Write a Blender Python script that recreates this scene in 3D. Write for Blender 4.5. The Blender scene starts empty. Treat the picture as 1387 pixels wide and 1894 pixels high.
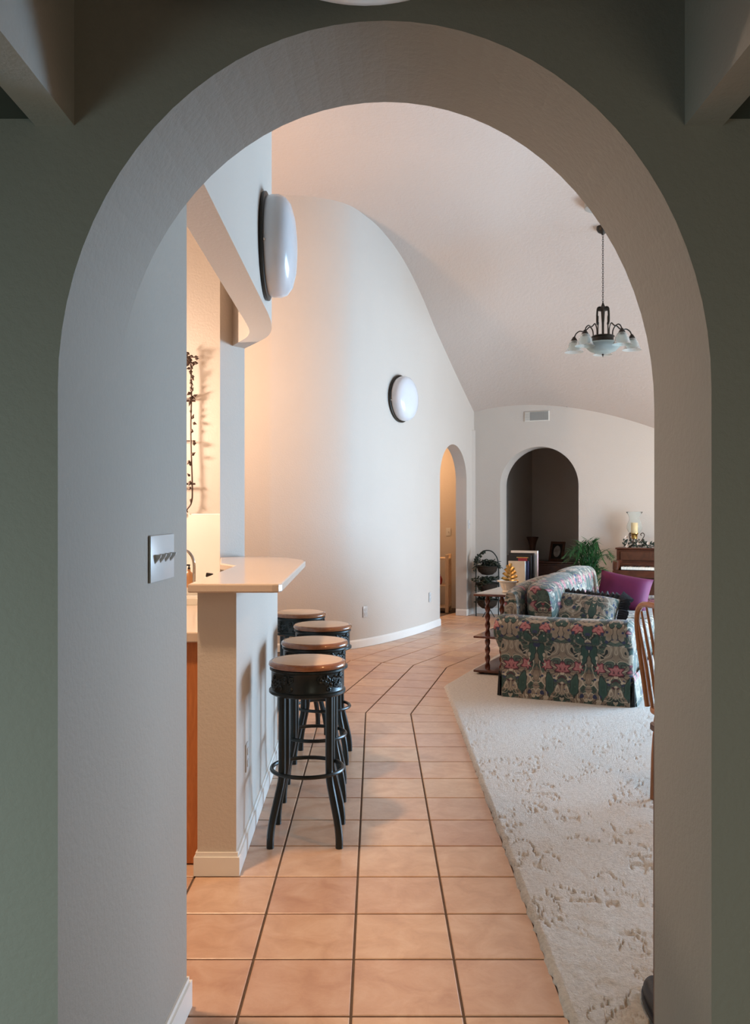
import bpy, bmesh, math, random
import numpy as np
from mathutils import Vector, Matrix
random.seed(7)
SC = bpy.context.scene
COL = SC.collection
PI = math.pi

# ------------------------------------------------------------------ camera
cam = bpy.data.cameras.new('camera')
cam.sensor_fit = 'VERTICAL'
cam.sensor_height = 24.0
cam.lens = 24.0 * 1637.0 / 1894.0
cam.shift_x = -1.0 / 1894.0
cam.shift_y = 1.0 / 1894.0
cam.clip_start = 0.05
cam_ob = bpy.data.objects.new('camera', cam)
cam_ob.location = (0, 0, 1.38)
cam_ob.rotation_euler = (PI / 2, 0, 0)
COL.objects.link(cam_ob)
SC.camera = cam_ob

# ------------------------------------------------------------------ world, lights, exposure
W = bpy.data.worlds.new('world'); SC.world = W; W.use_nodes = True
W.node_tree.nodes['Background'].inputs[0].default_value = (0.62, 0.78, 1.0, 1)
W.node_tree.nodes['Background'].inputs[1].default_value = 0.4
SC.view_settings.view_transform = 'Standard'
SC.view_settings.look = 'None'
SC.view_settings.gamma = 1.0
SC.view_settings.use_curve_mapping = False
SC.view_settings.exposure = -0.04

def area(name, loc, target, sx, sy, power, color):
    l = bpy.data.lights.new(name, 'AREA'); l.shape = 'RECTANGLE'
    l.size = sx; l.size_y = sy; l.energy = power; l.color = color
    o = bpy.data.objects.new(name, l); COL.objects.link(o)
    o.location = loc
    d = Vector(target) - Vector(loc)
    o.rotation_euler = d.to_track_quat('-Z', 'Y').to_euler()
    return o
def spot(name, loc, target, power, color, ang=95, blend=0.5):
    l = bpy.data.lights.new(name, 'SPOT'); l.energy = power; l.color = color; l.spot_size = math.radians(ang); l.spot_blend = blend; l.shadow_soft_size = 0.10
    o = bpy.data.objects.new(name, l); COL.objects.link(o); o.location = loc
    o.rotation_euler = (Vector(target) - Vector(loc)).to_track_quat('-Z', 'Y').to_euler()
    return o
def bulb(name, loc, power, color, r=0.12):
    l = bpy.data.lights.new(name, 'POINT'); l.energy = power; l.color = color; l.shadow_soft_size = r
    o = bpy.data.objects.new(name, l); COL.objects.link(o); o.location = loc
    return o
area('patio_daylight', (5.35, 6.8, 1.15), (0, 5.6, 0.9), 2.8, 1.9, 535, (0.44, 0.71, 1.0))
area('far_fill_light', (5.1, 9.0, 1.4), (1, 10.2, 1.5), 1.4, 1.6, 120, (1.0, 0.88, 0.78))  # unseen fill added to brighten the far wall, no window opening here
spot('carpet_fill_light', (1.35, 2.7, 2.35), (1.0, 2.7, 0), 48, (1.0, 0.57, 0.26), 120, 0.6)  # added warm fill for the near carpet, no fixture belongs to it
spot('kitchen_downlight', (-1.05, 2.62, 3.35), (-0.90, 2.85, 0), 285, (1.0, 0.68, 0.43))
bulb('kitchen_sink_lamp', (-1.95, 5.5, 1.95), 125, (1.0, 0.77, 0.61), 0.1)
bulb('passage_lamp', (-2.0, 7.3, 2.6), 155, (1.0, 0.62, 0.36))
bulb('side_hall_lamp', (0.3, 12.2, 2.2), 42, (1.0, 0.62, 0.34))
w = area('hall_daylight', (-1.9, -0.3, 0.95), (-1.0, 1.56, 0.15), 1.0, 0.8, 13.0, (0.68, 0.98, 1.0)); w.data.spread = 2.1
w = area('hall_lamp', (1.4, -1.2, 0.9), (0.9, 1.56, 0.2), 1.0, 0.8, 6.0, (1.0, 0.96, 0.74)); w.data.spread = 2.1

# ------------------------------------------------------------------ materials
def nt(name):
    m = bpy.data.materials.new(name); m.use_nodes = True
    t = m.node_tree
    return m, t, t.nodes['Principled BSDF']
def node(t, typ, **kw):
    n = t.nodes.new(typ)
    for k, v in kw.items():
        setattr(n, k, v)
    return n
def setin(n, **kw):
    for k, v in kw.items():
        n.inputs[k.replace('_', ' ')].default_value = v
def ramp(t, fac, stops, interp='LINEAR'):
    r = t.nodes.new('ShaderNodeValToRGB'); r.color_ramp.interpolation = interp
    el = r.color_ramp.elements
    while len(el) < len(stops): el.new(0.5)
    for e, (p, c) in zip(el, stops):
        e.position = p; e.color = (c[0], c[1], c[2], 1)
    t.links.new(fac, r.inputs[0])
    return r.outputs[0]
def mix(t, fac, a, b):
    m = t.nodes.new('ShaderNodeMix'); m.data_type = 'RGBA'
    for sock, v in ((m.inputs[0], fac), (m.inputs[6], a), (m.inputs[7], b)):
        if isinstance(v, (int, float)): sock.default_value = v
        elif isinstance(v, tuple): sock.default_value = (v[0], v[1], v[2], 1)
        else: t.links.new(v, sock)
    return m.outputs[2]
def mth(t, op, a, b=None, c=None):
    m = t.nodes.new('ShaderNodeMath'); m.operation = op
    for i, v in enumerate((a, b, c)):
        if v is None: continue
        if isinstance(v, (int, float)): m.inputs[i].default_value = v
        else: t.links.new(v, m.inputs[i])
    return m.outputs[0]
def coords(t, kind='Object'):
    return t.nodes.new('ShaderNodeTexCoord').outputs[kind]
def noise(t, vec, scale, detail=3, rough=0.55, dist=0.0, out='Fac'):
    n = t.nodes.new('ShaderNodeTexNoise')
    setin(n, Scale=scale, Detail=detail, Roughness=rough, Distortion=dist)
    t.links.new(vec, n.inputs['Vector'])
    return n.outputs[out]
def bump(t, p, height, strength, dist=0.01, prev=None):
    b = t.nodes.new('ShaderNodeBump'); setin(b, Strength=strength, Distance=dist)
    t.links.new(height, b.inputs['Height'])
    if prev is not None: t.links.new(prev, b.inputs['Normal'])
    t.links.new(b.outputs[0], p.inputs['Normal'])
    return b.outputs[0]
def plain(name, col, rough=0.5, metal=0.0, var=0.0, vscale=8.0, bmp=0.0, bscale=80.0, spec=None, coat=0.0):
    m, t, p = nt(name)
    p.inputs['Base Color'].default_value = (*col, 1)
    p.inputs['Roughness'].default_value = rough
    p.inputs['Metallic'].default_value = metal
    if coat: p.inputs['Coat Weight'].default_value = coat
    if spec is not None: p.inputs['Specular IOR Level'].default_value = spec
    v = coords(t)
    f = noise(t, v, vscale, 4)
    k = max(var, 0.02)
    t.links.new(ramp(t, f, [(0.25, tuple(c * (1 - k) for c in col)), (0.75, tuple(min(1, c * (1 + k)) for c in col))]), p.inputs['Base Color'])
    if bmp: bump(t, p, noise(t, v, bscale, 4), bmp)
    return m
def wood(name, dark, light, scale=(3, 3, 30), rough=0.35, coat=0.0):
    m, t, p = nt(name)
    mp = node(t, 'ShaderNodeMapping'); mp.inputs['Scale'].default_value = scale
    t.links.new(coords(t), mp.inputs['Vector'])
    f = noise(t, mp.outputs[0], 4.0, 5, 0.6, 1.2)
    t.links.new(ramp(t, f, [(0.3, dark), (0.7, light)]), p.inputs['Base Color'])
    p.inputs['Roughness'].default_value = rough
    if coat: p.inputs['Coat Weight'].default_value = coat
    return m
def plaster(name, col, bscale=55, strength=0.35):
    m, t, p = nt(name)
    v = coords(t)
    f = noise(t, v, 1.3, 3)
    t.links.new(ramp(t, f, [(0.3, tuple(c * 0.97 for c in col)), (0.7, col)]), p.inputs['Base Color'])
    p.inputs['Roughness'].default_value = 0.75
    h1 = noise(t, v, bscale, 3, 0.6)
    h = ramp(t, h1, [(0.35, (0, 0, 0)), (0.6, (1, 1, 1))])
    b1 = bump(t, p, h, strength, 0.004)
    bump(t, p, noise(t, v, bscale * 5, 2), strength * 0.5, 0.0015, b1)
    return m
M = {}
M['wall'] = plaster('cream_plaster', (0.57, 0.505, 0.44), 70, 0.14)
M['hall'] = plaster('hall_plaster_shaded', (0.37, 0.33, 0.28), 70, 0.14)  # plaster made darker so the arch underside's shade sits in its colour
M['ceil'] = plaster('ceiling_plaster', (0.50, 0.42, 0.365), 28, 0.35)
M['ceil_shade'] = plain('ceiling_shade_dark', (0.10, 0.105, 0.085), 0.8, var=0.1)  # side ceiling near black, its shade put into the colour
M['white'] = plain('white_paint', (0.80, 0.77, 0.72), 0.4)
M['plate'] = plain('switch_plastic', (0.56, 0.555, 0.54), 0.35)
M['laminate'] = plain('cream_laminate', (0.60, 0.48, 0.385), 0.16, var=0.04, vscale=120)
M['oak'] = wood('orange_oak', (0.42, 0.13, 0.035), (0.56, 0.20, 0.06), (14, 14, 2))
M['steel'] = plain('brushed_steel', (0.6, 0.55, 0.5), 0.25, 1.0)
M['porcelain'] = plain('porcelain', (0.78, 0.74, 0.66), 0.15)
M['blackplastic'] = plain('black_plastic', (0.012, 0.011, 0.012), 0.4)
M['blackmetal'] = plain('black_green_metal', (0.012, 0.017, 0.017), 0.33, 0.3, var=0.2)
M['bronze'] = plain('dark_bronze', (0.03, 0.024, 0.018), 0.4, 0.6, var=0.2)
M['iron'] = plain('wrought_iron', (0.05, 0.028, 0.018), 0.5, 0.5)
M['greeniron'] = plain('green_black_iron', (0.012, 0.017, 0.014), 0.5, 0.4)
M['seatwood'] = wood('stool_seat_wood', (0.58, 0.37, 0.23), (0.68, 0.47, 0.31), (2, 12, 2), 0.38)
M['copper'] = wood('stool_rim_wood', (0.22, 0.075, 0.03), (0.34, 0.13, 0.05), (6, 6, 6), 0.22, 0.3)
M['windsor'] = wood('windsor_oak', (0.21, 0.075, 0.022), (0.33, 0.13, 0.04), (5, 5, 2), 0.3, 0.2)
M['mahogany'] = wood('red_mahogany', (0.07, 0.018, 0.010), (0.13, 0.035, 0.018), (3, 12, 3), 0.25, 0.3)
M['pianowood'] = wood('piano_wood', (0.05, 0.014, 0.007), (0.095, 0.028, 0.012), (2, 12, 3), 0.3, 0.2)
M['walnut'] = wood('dark_walnut', (0.055, 0.02, 0.01), (0.10, 0.035, 0.017), (3, 3, 2), 0.35)
M['pine'] = wood('pale_pine', (0.60, 0.42, 0.26), (0.72, 0.53, 0.35), (4, 4, 2), 0.5)
M['dark'] = plain('dark_recess', (0.01, 0.008, 0.007), 0.8)
M['tabletop'] = plain('pale_marble', (0.60, 0.58, 0.54), 0.2, var=0.12, vscale=14)
M['urn'] = plain('cream_plaster_urn', (0.72, 0.62, 0.50), 0.5, var=0.1, vscale=30)
M['gold'] = plain('gold_leaf', (0.62, 0.36, 0.10), 0.35, 0.55, var=0.15, vscale=40)
M['brass'] = plain('brass', (0.75, 0.50, 0.16), 0.25, 1.0)
M['candle'] = plain('candle_wax', (0.80, 0.55, 0.25), 0.5, var=0.1)
M['ivory'] = plain('ivory_keys', (0.85, 0.80, 0.70), 0.3)
M['magenta'] = plain('magenta_satin', (0.13, 0.003, 0.045), 0.75, var=0.12, vscale=10, bmp=0.1, bscale=300)
M['fringe'] = plain('black_fringe', (0.016, 0.015, 0.018), 0.8, var=0.4, vscale=60, bmp=0.6, bscale=150)
M['leaf'] = plain('ivy_leaf', (0.011, 0.022, 0.011), 0.5, var=0.5, vscale=30)
M['palm'] = plain('palm_leaf', (0.016, 0.075, 0.016), 0.5, var=0.5, vscale=12)
M['basket'] = plain('basket_fibre', (0.026, 0.018, 0.011), 0.9, var=0.5, vscale=60, bmp=0.5, bscale=120)
M['soil'] = plain('moss', (0.06, 0.045, 0.03), 0.9, var=0.5, vscale=60)
M['opal'] = plain('opal_acrylic', (0.66, 0.66, 0.68), 0.18, var=0.02)
M['paleglass'] = plain('frosted_glass', (0.52, 0.56, 0.52), 0.3)
M['paleglass'].node_tree.nodes['Principled BSDF'].inputs['Transmission Weight'].default_value = 0.72
M['paleglass'].node_tree.nodes['Principled BSDF'].inputs['IOR'].default_value = 1.15
M['clear'] = plain('clear_glass', (0.92, 0.96, 0.95), 0.03)
M['clear'].node_tree.nodes['Principled BSDF'].inputs['Transmission Weight'].default_value = 0.95
M['clear'].node_tree.nodes['Principled BSDF'].inputs['IOR'].default_value = 1.12
M['ventgrey'] = plain('vent_grey', (0.33, 0.32, 0.29), 0.5)
M['ventwhite'] = plain('vent_white', (0.68, 0.64, 0.57), 0.5)
M['red'] = plain('red_ceramic', (0.35, 0.03, 0.015), 0.4)
M['blackleather'] = plain('black_leather', (0.008, 0.008, 0.009), 0.4, bmp=0.1, bscale=200)
M['photo'] = plain('faded_print', (0.30, 0.27, 0.24), 0.4, var=0.6, vscale=9)
M['bookwhite'] = plain('book_white', (0.78, 0.74, 0.68), 0.5)
M['bookblack'] = plain('book_black', (0.015, 0.013, 0.013), 0.4)
M['bookred'] = plain('book_red', (0.33, 0.02, 0.04), 0.45)
M['booknavy'] = plain('book_navy', (0.02, 0.02, 0.07), 0.45)
M['bookcream'] = plain('book_cream', (0.68, 0.60, 0.47), 0.5, var=0.1)
M['bookpink'] = plain('book_pink', (0.62, 0.36, 0.33), 0.5, var=0.4, vscale=25)
M['pages'] = plain('paper_pages', (0.82, 0.78, 0.70), 0.8)
M['blossom'] = plain('cream_blossom', (0.66, 0.55, 0.46), 0.7)
M['soap'] = plain('amber_soap', (0.65, 0.33, 0.14), 0.3)

def tile_material():
    m, t, p = nt('terracotta_tile')
    oi = node(t, 'ShaderNodeObjectInfo')
    v = coords(t, 'Object')
    add = node(t, 'ShaderNodeVectorMath', operation='ADD')
    sc = node(t, 'ShaderNodeVectorMath', operation='SCALE'); sc.inputs['Scale'].default_value = 1.0
    t.links.new(oi.outputs['Location'], sc.inputs[0])
    t.links.new(v, add.inputs[0]); t.links.new(sc.outputs[0], add.inputs[1])
    f = noise(t, add.outputs[0], 9, 6, 0.62, 0.6)
    c1 = ramp(t, f, [(0.28, (0.49, 0.285, 0.185)), (0.5, (0.58, 0.360, 0.240)), (0.72, (0.65, 0.44, 0.31))])
    hs = node(t, 'ShaderNodeHueSaturation')
    t.links.new(mth(t, 'MULTIPLY_ADD', oi.outputs['Random'], 0.16, 0.92), hs.inputs['Value'])
    t.links.new(mth(t, 'MULTIPLY_ADD', oi.outputs['Random'], 0.012, 0.494), hs.inputs['Hue'])
    t.links.new(c1, hs.inputs['Color'])
    t.links.new(hs.outputs[0], p.inputs['Base Color'])
    p.inputs['Roughness'].default_value = 0.33
    bump(t, p, noise(t, add.outputs[0], 22, 4), 0.10, 0.01)
    return m
M['tile'] = tile_material()
M['grout'] = plain('grout', (0.13, 0.09, 0.065), 0.9, var=0.15, vscale=40)

def carpet_material():
    m, t, p = nt('cream_carpet')
    v = coords(t)
    f = noise(t, v, 55, 4, 0.65)
    t.links.new(ramp(t, f, [(0.3, (0.60, 0.54, 0.47)), (0.6, (0.78, 0.72, 0.645))]), p.inputs['Base Color'])
    p.inputs['Roughness'].default_value = 0.95
    p.inputs['Specular IOR Level'].default_value = 0.1
    p.inputs['Sheen Weight'].default_value = 0.3
    bump(t, p, noise(t, v, 130, 4, 0.7), 1.0, 0.010)
    return m
M['carpet'] = carpet_material()

def sofa_fabric():
    m, t, p = nt('floral_tapestry')
    v = coords(t)
    sep = node(t, 'ShaderNodeSeparateXYZ'); t.links.new(v, sep.inputs[0])
    def fold(s, off, per):
        pp = node(t, 'ShaderNodeMath', operation='PINGPONG')
        t.links.new(mth(t, 'ADD', s, off), pp.inputs[0]); pp.inputs[1].default_value = per
        return pp.outputs[0]
    def comb(a, b, c):
        n = node(t, 'ShaderNodeCombineXYZ')
        for i, s in enumerate((a, b, c)): t.links.new(s, n.inputs[i])
        return n.outputs[0]
    X = fold(sep.outputs[0], 5.0 + 0.05, 0.19); Y = fold(sep.outputs[1], 5.0, 0.19)
    Zr = sep.outputs[2]
    base = comb(X, Y, Zr)
    nz = noise(t, base, 9, 2, 0.5, 0, 'Color')
    warp = node(t, 'ShaderNodeVectorMath', operation='MULTIPLY_ADD')
    t.links.new(nz, warp.inputs[0]); warp.inputs[1].default_value = (0.06,) * 3; t.links.new(base, warp.inputs[2])
    wv = warp.outputs[0]
    def vor(scale, feat='F1', out='Distance', vec=wv, rnd=1.0):
        n = node(t, 'ShaderNodeTexVoronoi', feature=feat)
        n.inputs['Scale'].default_value = scale; n.inputs['Randomness'].default_value = rnd
        t.links.new(vec, n.inputs['Vector'])
        return n.outputs[out]
    beige = ramp(t, noise(t, base, 6, 3), [(0.35, (0.17, 0.12, 0.08)), (0.65, (0.36, 0.285, 0.205))])
    # leafy greens
    lf = noise(t, wv, 11, 3, 0.6)
    leafc = ramp(t, noise(t, wv, 25, 2), [(0.35, (0.018, 0.045, 0.032)), (0.65, (0.085, 0.115, 0.085))])
    c = mix(t, ramp(t, lf, [(0.50, (0, 0, 0)), (0.53, (1, 1, 1))]), beige, leafc)
    # pale scrolls : contour lines of a noise
    sn = noise(t, wv, 7, 1, 0.4)
    band = mth(t, 'ABSOLUTE', mth(t, 'SUBTRACT', mth(t, 'FRACT', mth(t, 'MULTIPLY', sn, 6.0)), 0.5))
    c = mix(t, ramp(t, band, [(0.05, (1, 1, 1)), (0.08, (0, 0, 0))]), c, (0.46, 0.38, 0.28))
    c = mix(t, ramp(t, band, [(0.455, (0, 0, 0)), (0.47, (1, 1, 1))]), c, (0.035, 0.03, 0.03))
    # flowers and leaves drawn around the cell centres
    def cell(scale, stretch, k):
        mp = node(t, 'ShaderNodeVectorMath', operation='MULTIPLY'); mp.inputs[1].default_value = stretch
        t.links.new(wv, mp.inputs[0])
        n = node(t, 'ShaderNodeTexVoronoi', feature='F1'); n.inputs['Scale'].default_value = scale
        t.links.new(mp.outputs[0], n.inputs['Vector'])
        df = node(t, 'ShaderNodeVectorMath', operation='SUBTRACT')
        sc = node(t, 'ShaderNodeVectorMath', operation='SCALE'); sc.inputs['Scale'].default_value = 1.0
        t.links.new(mp.outputs[0], df.inputs[0]); t.links.new(n.outputs['Position'], df.inputs[1])
        sp = node(t, 'ShaderNodeSeparateXYZ'); t.links.new(df.outputs[0], sp.inputs[0])
        th = mth(t, 'ARCTAN2', sp.outputs[2], mth(t, 'ADD', sp.outputs[0], sp.outputs[1]))
        wob = mth(t, 'MULTIPLY_ADD', mth(t, 'COSINE', mth(t, 'MULTIPLY', th, k)), 0.22, 1.0)
        cs = node(t, 'ShaderNodeSeparateColor'); t.links.new(n.outputs['Color'], cs.inputs[0])
        return mth(t, 'MULTIPLY', n.outputs['Distance'], wob), cs.outputs[0], th
    d, rnd_, th = cell(13.0, (1.0, 1.0, 0.45), 2.0)
    lc = ramp(t, d, [(0.0, (0.11, 0.14, 0.10)), (0.07, (0.015, 0.05, 0.035)), (0.33, (0.03, 0.075, 0.055)), (0.40, (0.012, 0.018, 0.016))])
    c = mix(t, mth(t, 'MULTIPLY', mth(t, 'LESS_THAN', d, 0.44), mth(t, 'GREATER_THAN', rnd_, 0.50)), c, lc)
    d, rnd_, th = cell(9.0, (1.0, 1.0, 1.0), 6.0)
    fl = ramp(t, d, [(0.0, (0.05, 0.035, 0.02)), (0.09, (0.055, 0.02, 0.025)), (0.12, (0.36, 0.09, 0.10)), (0.24, (0.45, 0.20, 0.18)), (0.30, (0.30, 0.06, 0.075)), (0.36, (0.055, 0.02, 0.025))])
    c = mix(t, mth(t, 'MULTIPLY', mth(t, 'LESS_THAN', d, 0.40), mth(t, 'GREATER_THAN', rnd_, 0.66)), c, fl)
    c = mix(t, mth(t, 'MULTIPLY', mth(t, 'LESS_THAN', d, 0.27), mth(t, 'LESS_THAN', rnd_, 0.22)), c, (0.40, 0.33, 0.24))
    # small navy and ochre sprigs
    d2 = vor(24); cr2 = node(t, 'ShaderNodeSeparateColor'); t.links.new(vor(24, 'F1', 'Color'), cr2.inputs[0])
    c = mix(t, mth(t, 'MULTIPLY', mth(t, 'LESS_THAN', d2, 0.34), mth(t, 'GREATER_THAN', cr2.outputs[0], 0.70)), c, (0.025, 0.03, 0.075))
    c = mix(t, mth(t, 'MULTIPLY', mth(t, 'LESS_THAN', d2, 0.30), mth(t, 'LESS_THAN', cr2.outputs[0], 0.16)), c, (0.46, 0.38, 0.28))
    t.links.new(c, p.inputs['Base Color'])
    p.inputs['Roughness'].default_value = 0.7
    p.inputs['Sheen Weight'].default_value = 0.15
    bump(t, p, noise(t, v, 260, 2), 0.15, 0.002)
    return m
M['sofa'] = sofa_fabric()

# ------------------------------------------------------------------ mesh helpers
class MB:
    def __init__(self): self.v = []; self.f = []; self.sm = []
    def add(self, vs, fs, smooth=False, mat=None):
        b = len(self.v)
        if mat is not None: vs = [mat @ Vector(v) for v in vs]
        self.v += [tuple(v) for v in vs]
        self.f += [tuple(i + b for i in f) for f in fs]
        self.sm += [smooth] * len(fs)
        return self
    def box(self, lo, hi, bev=0.0, mat=None, seg=2):
        bm = bmesh.new()
        bmesh.ops.create_cube(bm, size=1)
        for v in bm.verts:
            v.co = Vector([(lo[i] + hi[i]) / 2 + v.co[i] * (hi[i] - lo[i]) for i in range(3)])
        if bev: bmesh.ops.bevel(bm, geom=bm.edges[:], offset=bev, segments=seg, profile=0.5, affect='EDGES')
        return self.bm(bm, mat, bev > 0 and seg > 1)
    def bm(self, bm, mat=None, smooth=False):
        bm.verts.ensure_lookup_table()
        self.add([v.co.copy() for v in bm.verts], [[v.index for v in f.verts] for f in bm.faces], smooth, mat)
        bm.free(); return self
    def prism(self, pts, z0, z1, mat=None, bev=0.0):
        # plan polygon extruded along z
        bm = bmesh.new()
        vs = [bm.verts.new((x, y, z0)) for x, y in pts]
        f = bm.faces.new(vs)
        r = bmesh.ops.extrude_face_region(bm, geom=[f])
        bmesh.ops.translate(bm, vec=(0, 0, z1 - z0), verts=[g for g in r['geom'] if isinstance(g, bmesh.types.BMVert)])
        bmesh.ops.recalc_face_normals(bm, faces=bm.faces[:])
        if bev:
            bmesh.ops.bevel(bm, geom=[e for e in bm.edges if abs(e.verts[0].co.z - e.verts[1].co.z) < 1e-6], offset=bev, segments=2, profile=0.5, affect='EDGES')
        bm.verts.index_update()
        return self.bm(bm, mat)
    def lathe(self, prof, n=24, mat=None, smooth=True, cap=True):
        vs = []; fs = []
        for r, z in prof:
            for k in range(n):
                a = 2 * PI * k / n
                vs.append((r * math.cos(a), r * math.sin(a), z))
        m = len(prof)
        for i in range(m - 1):
            for k in range(n):
                k2 = (k + 1) % n
                fs.append((i * n + k, i * n + k2, (i + 1) * n + k2, (i + 1) * n + k))
        if cap:
            if prof[0][0] > 1e-4: fs.append(tuple(range(n - 1, -1, -1)))
            if prof[-1][0] > 1e-4: fs.append(tuple((m - 1) * n + k for k in range(n)))
        return self.add(vs, fs, smooth, mat)
    def tube(self, pts, r, n=8, mat=None, closed=False, smooth=True):
        P = [Vector(p) for p in pts]; R = r if isinstance(r, (list, tuple)) else [r] * len(P)
        vs = []; fs = []; m = len(P)
        up = None
        for i, p in enumerate(P):
            if closed: tn = P[(i + 1) % m] - P[i - 1]
            else: tn = P[min(i + 1, m - 1)] - P[max(i - 1, 0)]
            tn.normalize()
            if up is None:
                up = Vector((0, 0, 1)) if abs(tn.z) < 0.9 else Vector((1, 0, 0))
            a = tn.cross(up).normalized(); b = a.cross(tn).normalized(); up = b
            for k in range(n):
                t = 2 * PI * k / n
                vs.append(p + (a * math.cos(t) + b * math.sin(t)) * R[i])
        for i in range(m if closed else m - 1):
            j = (i + 1) % m
            for k in range(n):
                k2 = (k + 1) % n
                fs.append((i * n + k, i * n + k2, j * n + k2, j * n + k))
        if not closed:
            fs.append(tuple(range(n - 1, -1, -1))); fs.append(tuple((m - 1) * n + k for k in range(n)))
        return self.add(vs, fs, smooth, mat)
    def sphere(self, c, r, nu=12, nv=8, mat=None, sc=(1, 1, 1)):
        prof = [(max(1e-5, r * math.sin(PI * i / nv)), -r * math.cos(PI * i / nv)) for i in range(nv + 1)]
        mm = Matrix.Translation(c) @ Matrix.Diagonal((*sc, 1))
        return self.lathe(prof, nu, (mat @ mm) if mat is not None else mm, True, False)
    def grid(self, pts, smooth=True, mat=None, closed_u=False):
        nu = len(pts); nv = len(pts[0])
        vs = [p for row in pts for p in row]
        fs = []
        for i in range(nu if closed_u else nu - 1):
            i2 = (i + 1) % nu
            for j in range(nv - 1):
                fs.append((i * nv + j, i2 * nv + j, i2 * nv + j + 1, i * nv + j + 1))
        return self.add(vs, fs, smooth, mat)
    def mesh(self, name, mat):
        me = bpy.data.meshes.new(name)
        me.from_pydata(self.v, [], self.f)
        me.polygons.foreach_set('use_smooth', self.sm)
        if mat is not None: me.materials.append(M[mat] if isinstance(mat, str) else mat)
        me.validate(); me.update()
        bm = bmesh.new(); bm.from_mesh(me)
        bmesh.ops.recalc_face_normals(bm, faces=bm.faces[:])
        bm.to_mesh(me); bm.free()
        if any(self.sm):
            try: me.set_sharp_from_angle(angle=math.radians(42))
            except Exception: pass
        return me
    def build(self, name, mat, parent=None, loc=None, rot=None, label=None, kind=None):
        o = bpy.data.objects.new(name, self.mesh(name, mat)); COL.objects.link(o)
        if parent is not None: o.parent = parent
        if loc is not None: o.location = loc
        if rot is not None: o.rotation_euler = rot
        if label: o['label'] = label
        if kind: o['kind'] = kind
        return o
def thing(name, label, cat, loc=(0, 0, 0), rz=0.0, group=None, rot=None):
    o = bpy.data.objects.new(name, None); COL.objects.link(o)
    o.empty_display_size = 0.1
    o.location = loc; o.rotation_euler = rot if rot else (0, 0, rz)
    o['label'] = label; o['category'] = cat
    if group: o['group'] = group
    return o
def tag(o, label, cat, group=None):
    o['label'] = label; o['category'] = cat
    if group: o['group'] = group
    return o
def struct(name, mb, mat, parent=None):
    return mb.build(name, mat, parent, kind='structure')
def dup(root, loc, rz, label, group=None):
    r = root.copy(); COL.objects.link(r); r.location = loc; r.rotation_euler = (0, 0, rz); r['label'] = label
    if group: r['group'] = group
    for ch in list(root.children):
        c = ch.copy(); COL.objects.link(c); c.parent = r
        for g in ch.children:
            d = g.copy(); COL.objects.link(d); d.parent = c
    return r
def smooth_path(pts, n=8, closed=False):
    P = [Vector(p) for p in pts]; out = []; m = len(P)
    for i in range(m if closed else m - 1):
        p1 = P[i]; p2 = P[(i + 1) % m]
        p0 = P[i - 1] if (closed or i > 0) else p1 * 2 - p2
        p3 = P[(i + 2) % m] if (closed or i + 2 < m) else p2 * 2 - p1
        for k in range(n):
            t = k / n
            out.append(0.5 * ((2 * p1) + (p2 - p0) * t + (2 * p0 - 5 * p1 + 4 * p2 - p3) * t * t + (3 * p1 - p0 - 3 * p2 + p3) * t ** 3))
    if not closed: out.append(P[-1])
    return out
def frame(o, ux, uy=None):
    # world matrix whose local x runs along plan vector ux, y to its left (towards +90 deg), z up
    x = Vector((ux[0], ux[1], 0)).normalized(); y = Vector((-x.y, x.x, 0))
    m = Matrix.Identity(4)
    m.col[0][:3] = x; m.col[1][:3] = y; m.col[2][:3] = (0, 0, 1); m.col[3][:3] = (o[0], o[1], o[2] if len(o) > 2 else 0)
    return m

# ------------------------------------------------------------------ the shell
GY = [1.0, 6, 8, 8.76, 8.86, 9.15, 9.37, 9.74, 9.93, 10.24, 10.5, 10.81, 11.33, 11.75, 12.14, 13.0, 14]
GZ = [4.75, 4.72, 4.62, 4.54, 4.50, 4.43, 4.36, 4.18, 4.07, 3.86, 3.68, 3.50, 3.20, 2.97, 2.76, 2.32, 1.8]
_yy = np.linspace(0, 14.5, 581); _gg = np.interp(_yy, GY, GZ)
_k = np.exp(-0.5 * (np.arange(-20, 21) * 0.025 / 0.16) ** 2); _k /= _k.sum()
_gg = np.convolve(np.pad(_gg, 20, mode='edge'), _k, 'valid')
def zceil(x, y):
    d = min(max(0.0, x - 1.36), 3.0)
    return float(np.interp(y, _yy, _gg)) - 0.225 * d ** 1.77
SPR_N = 40

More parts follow.
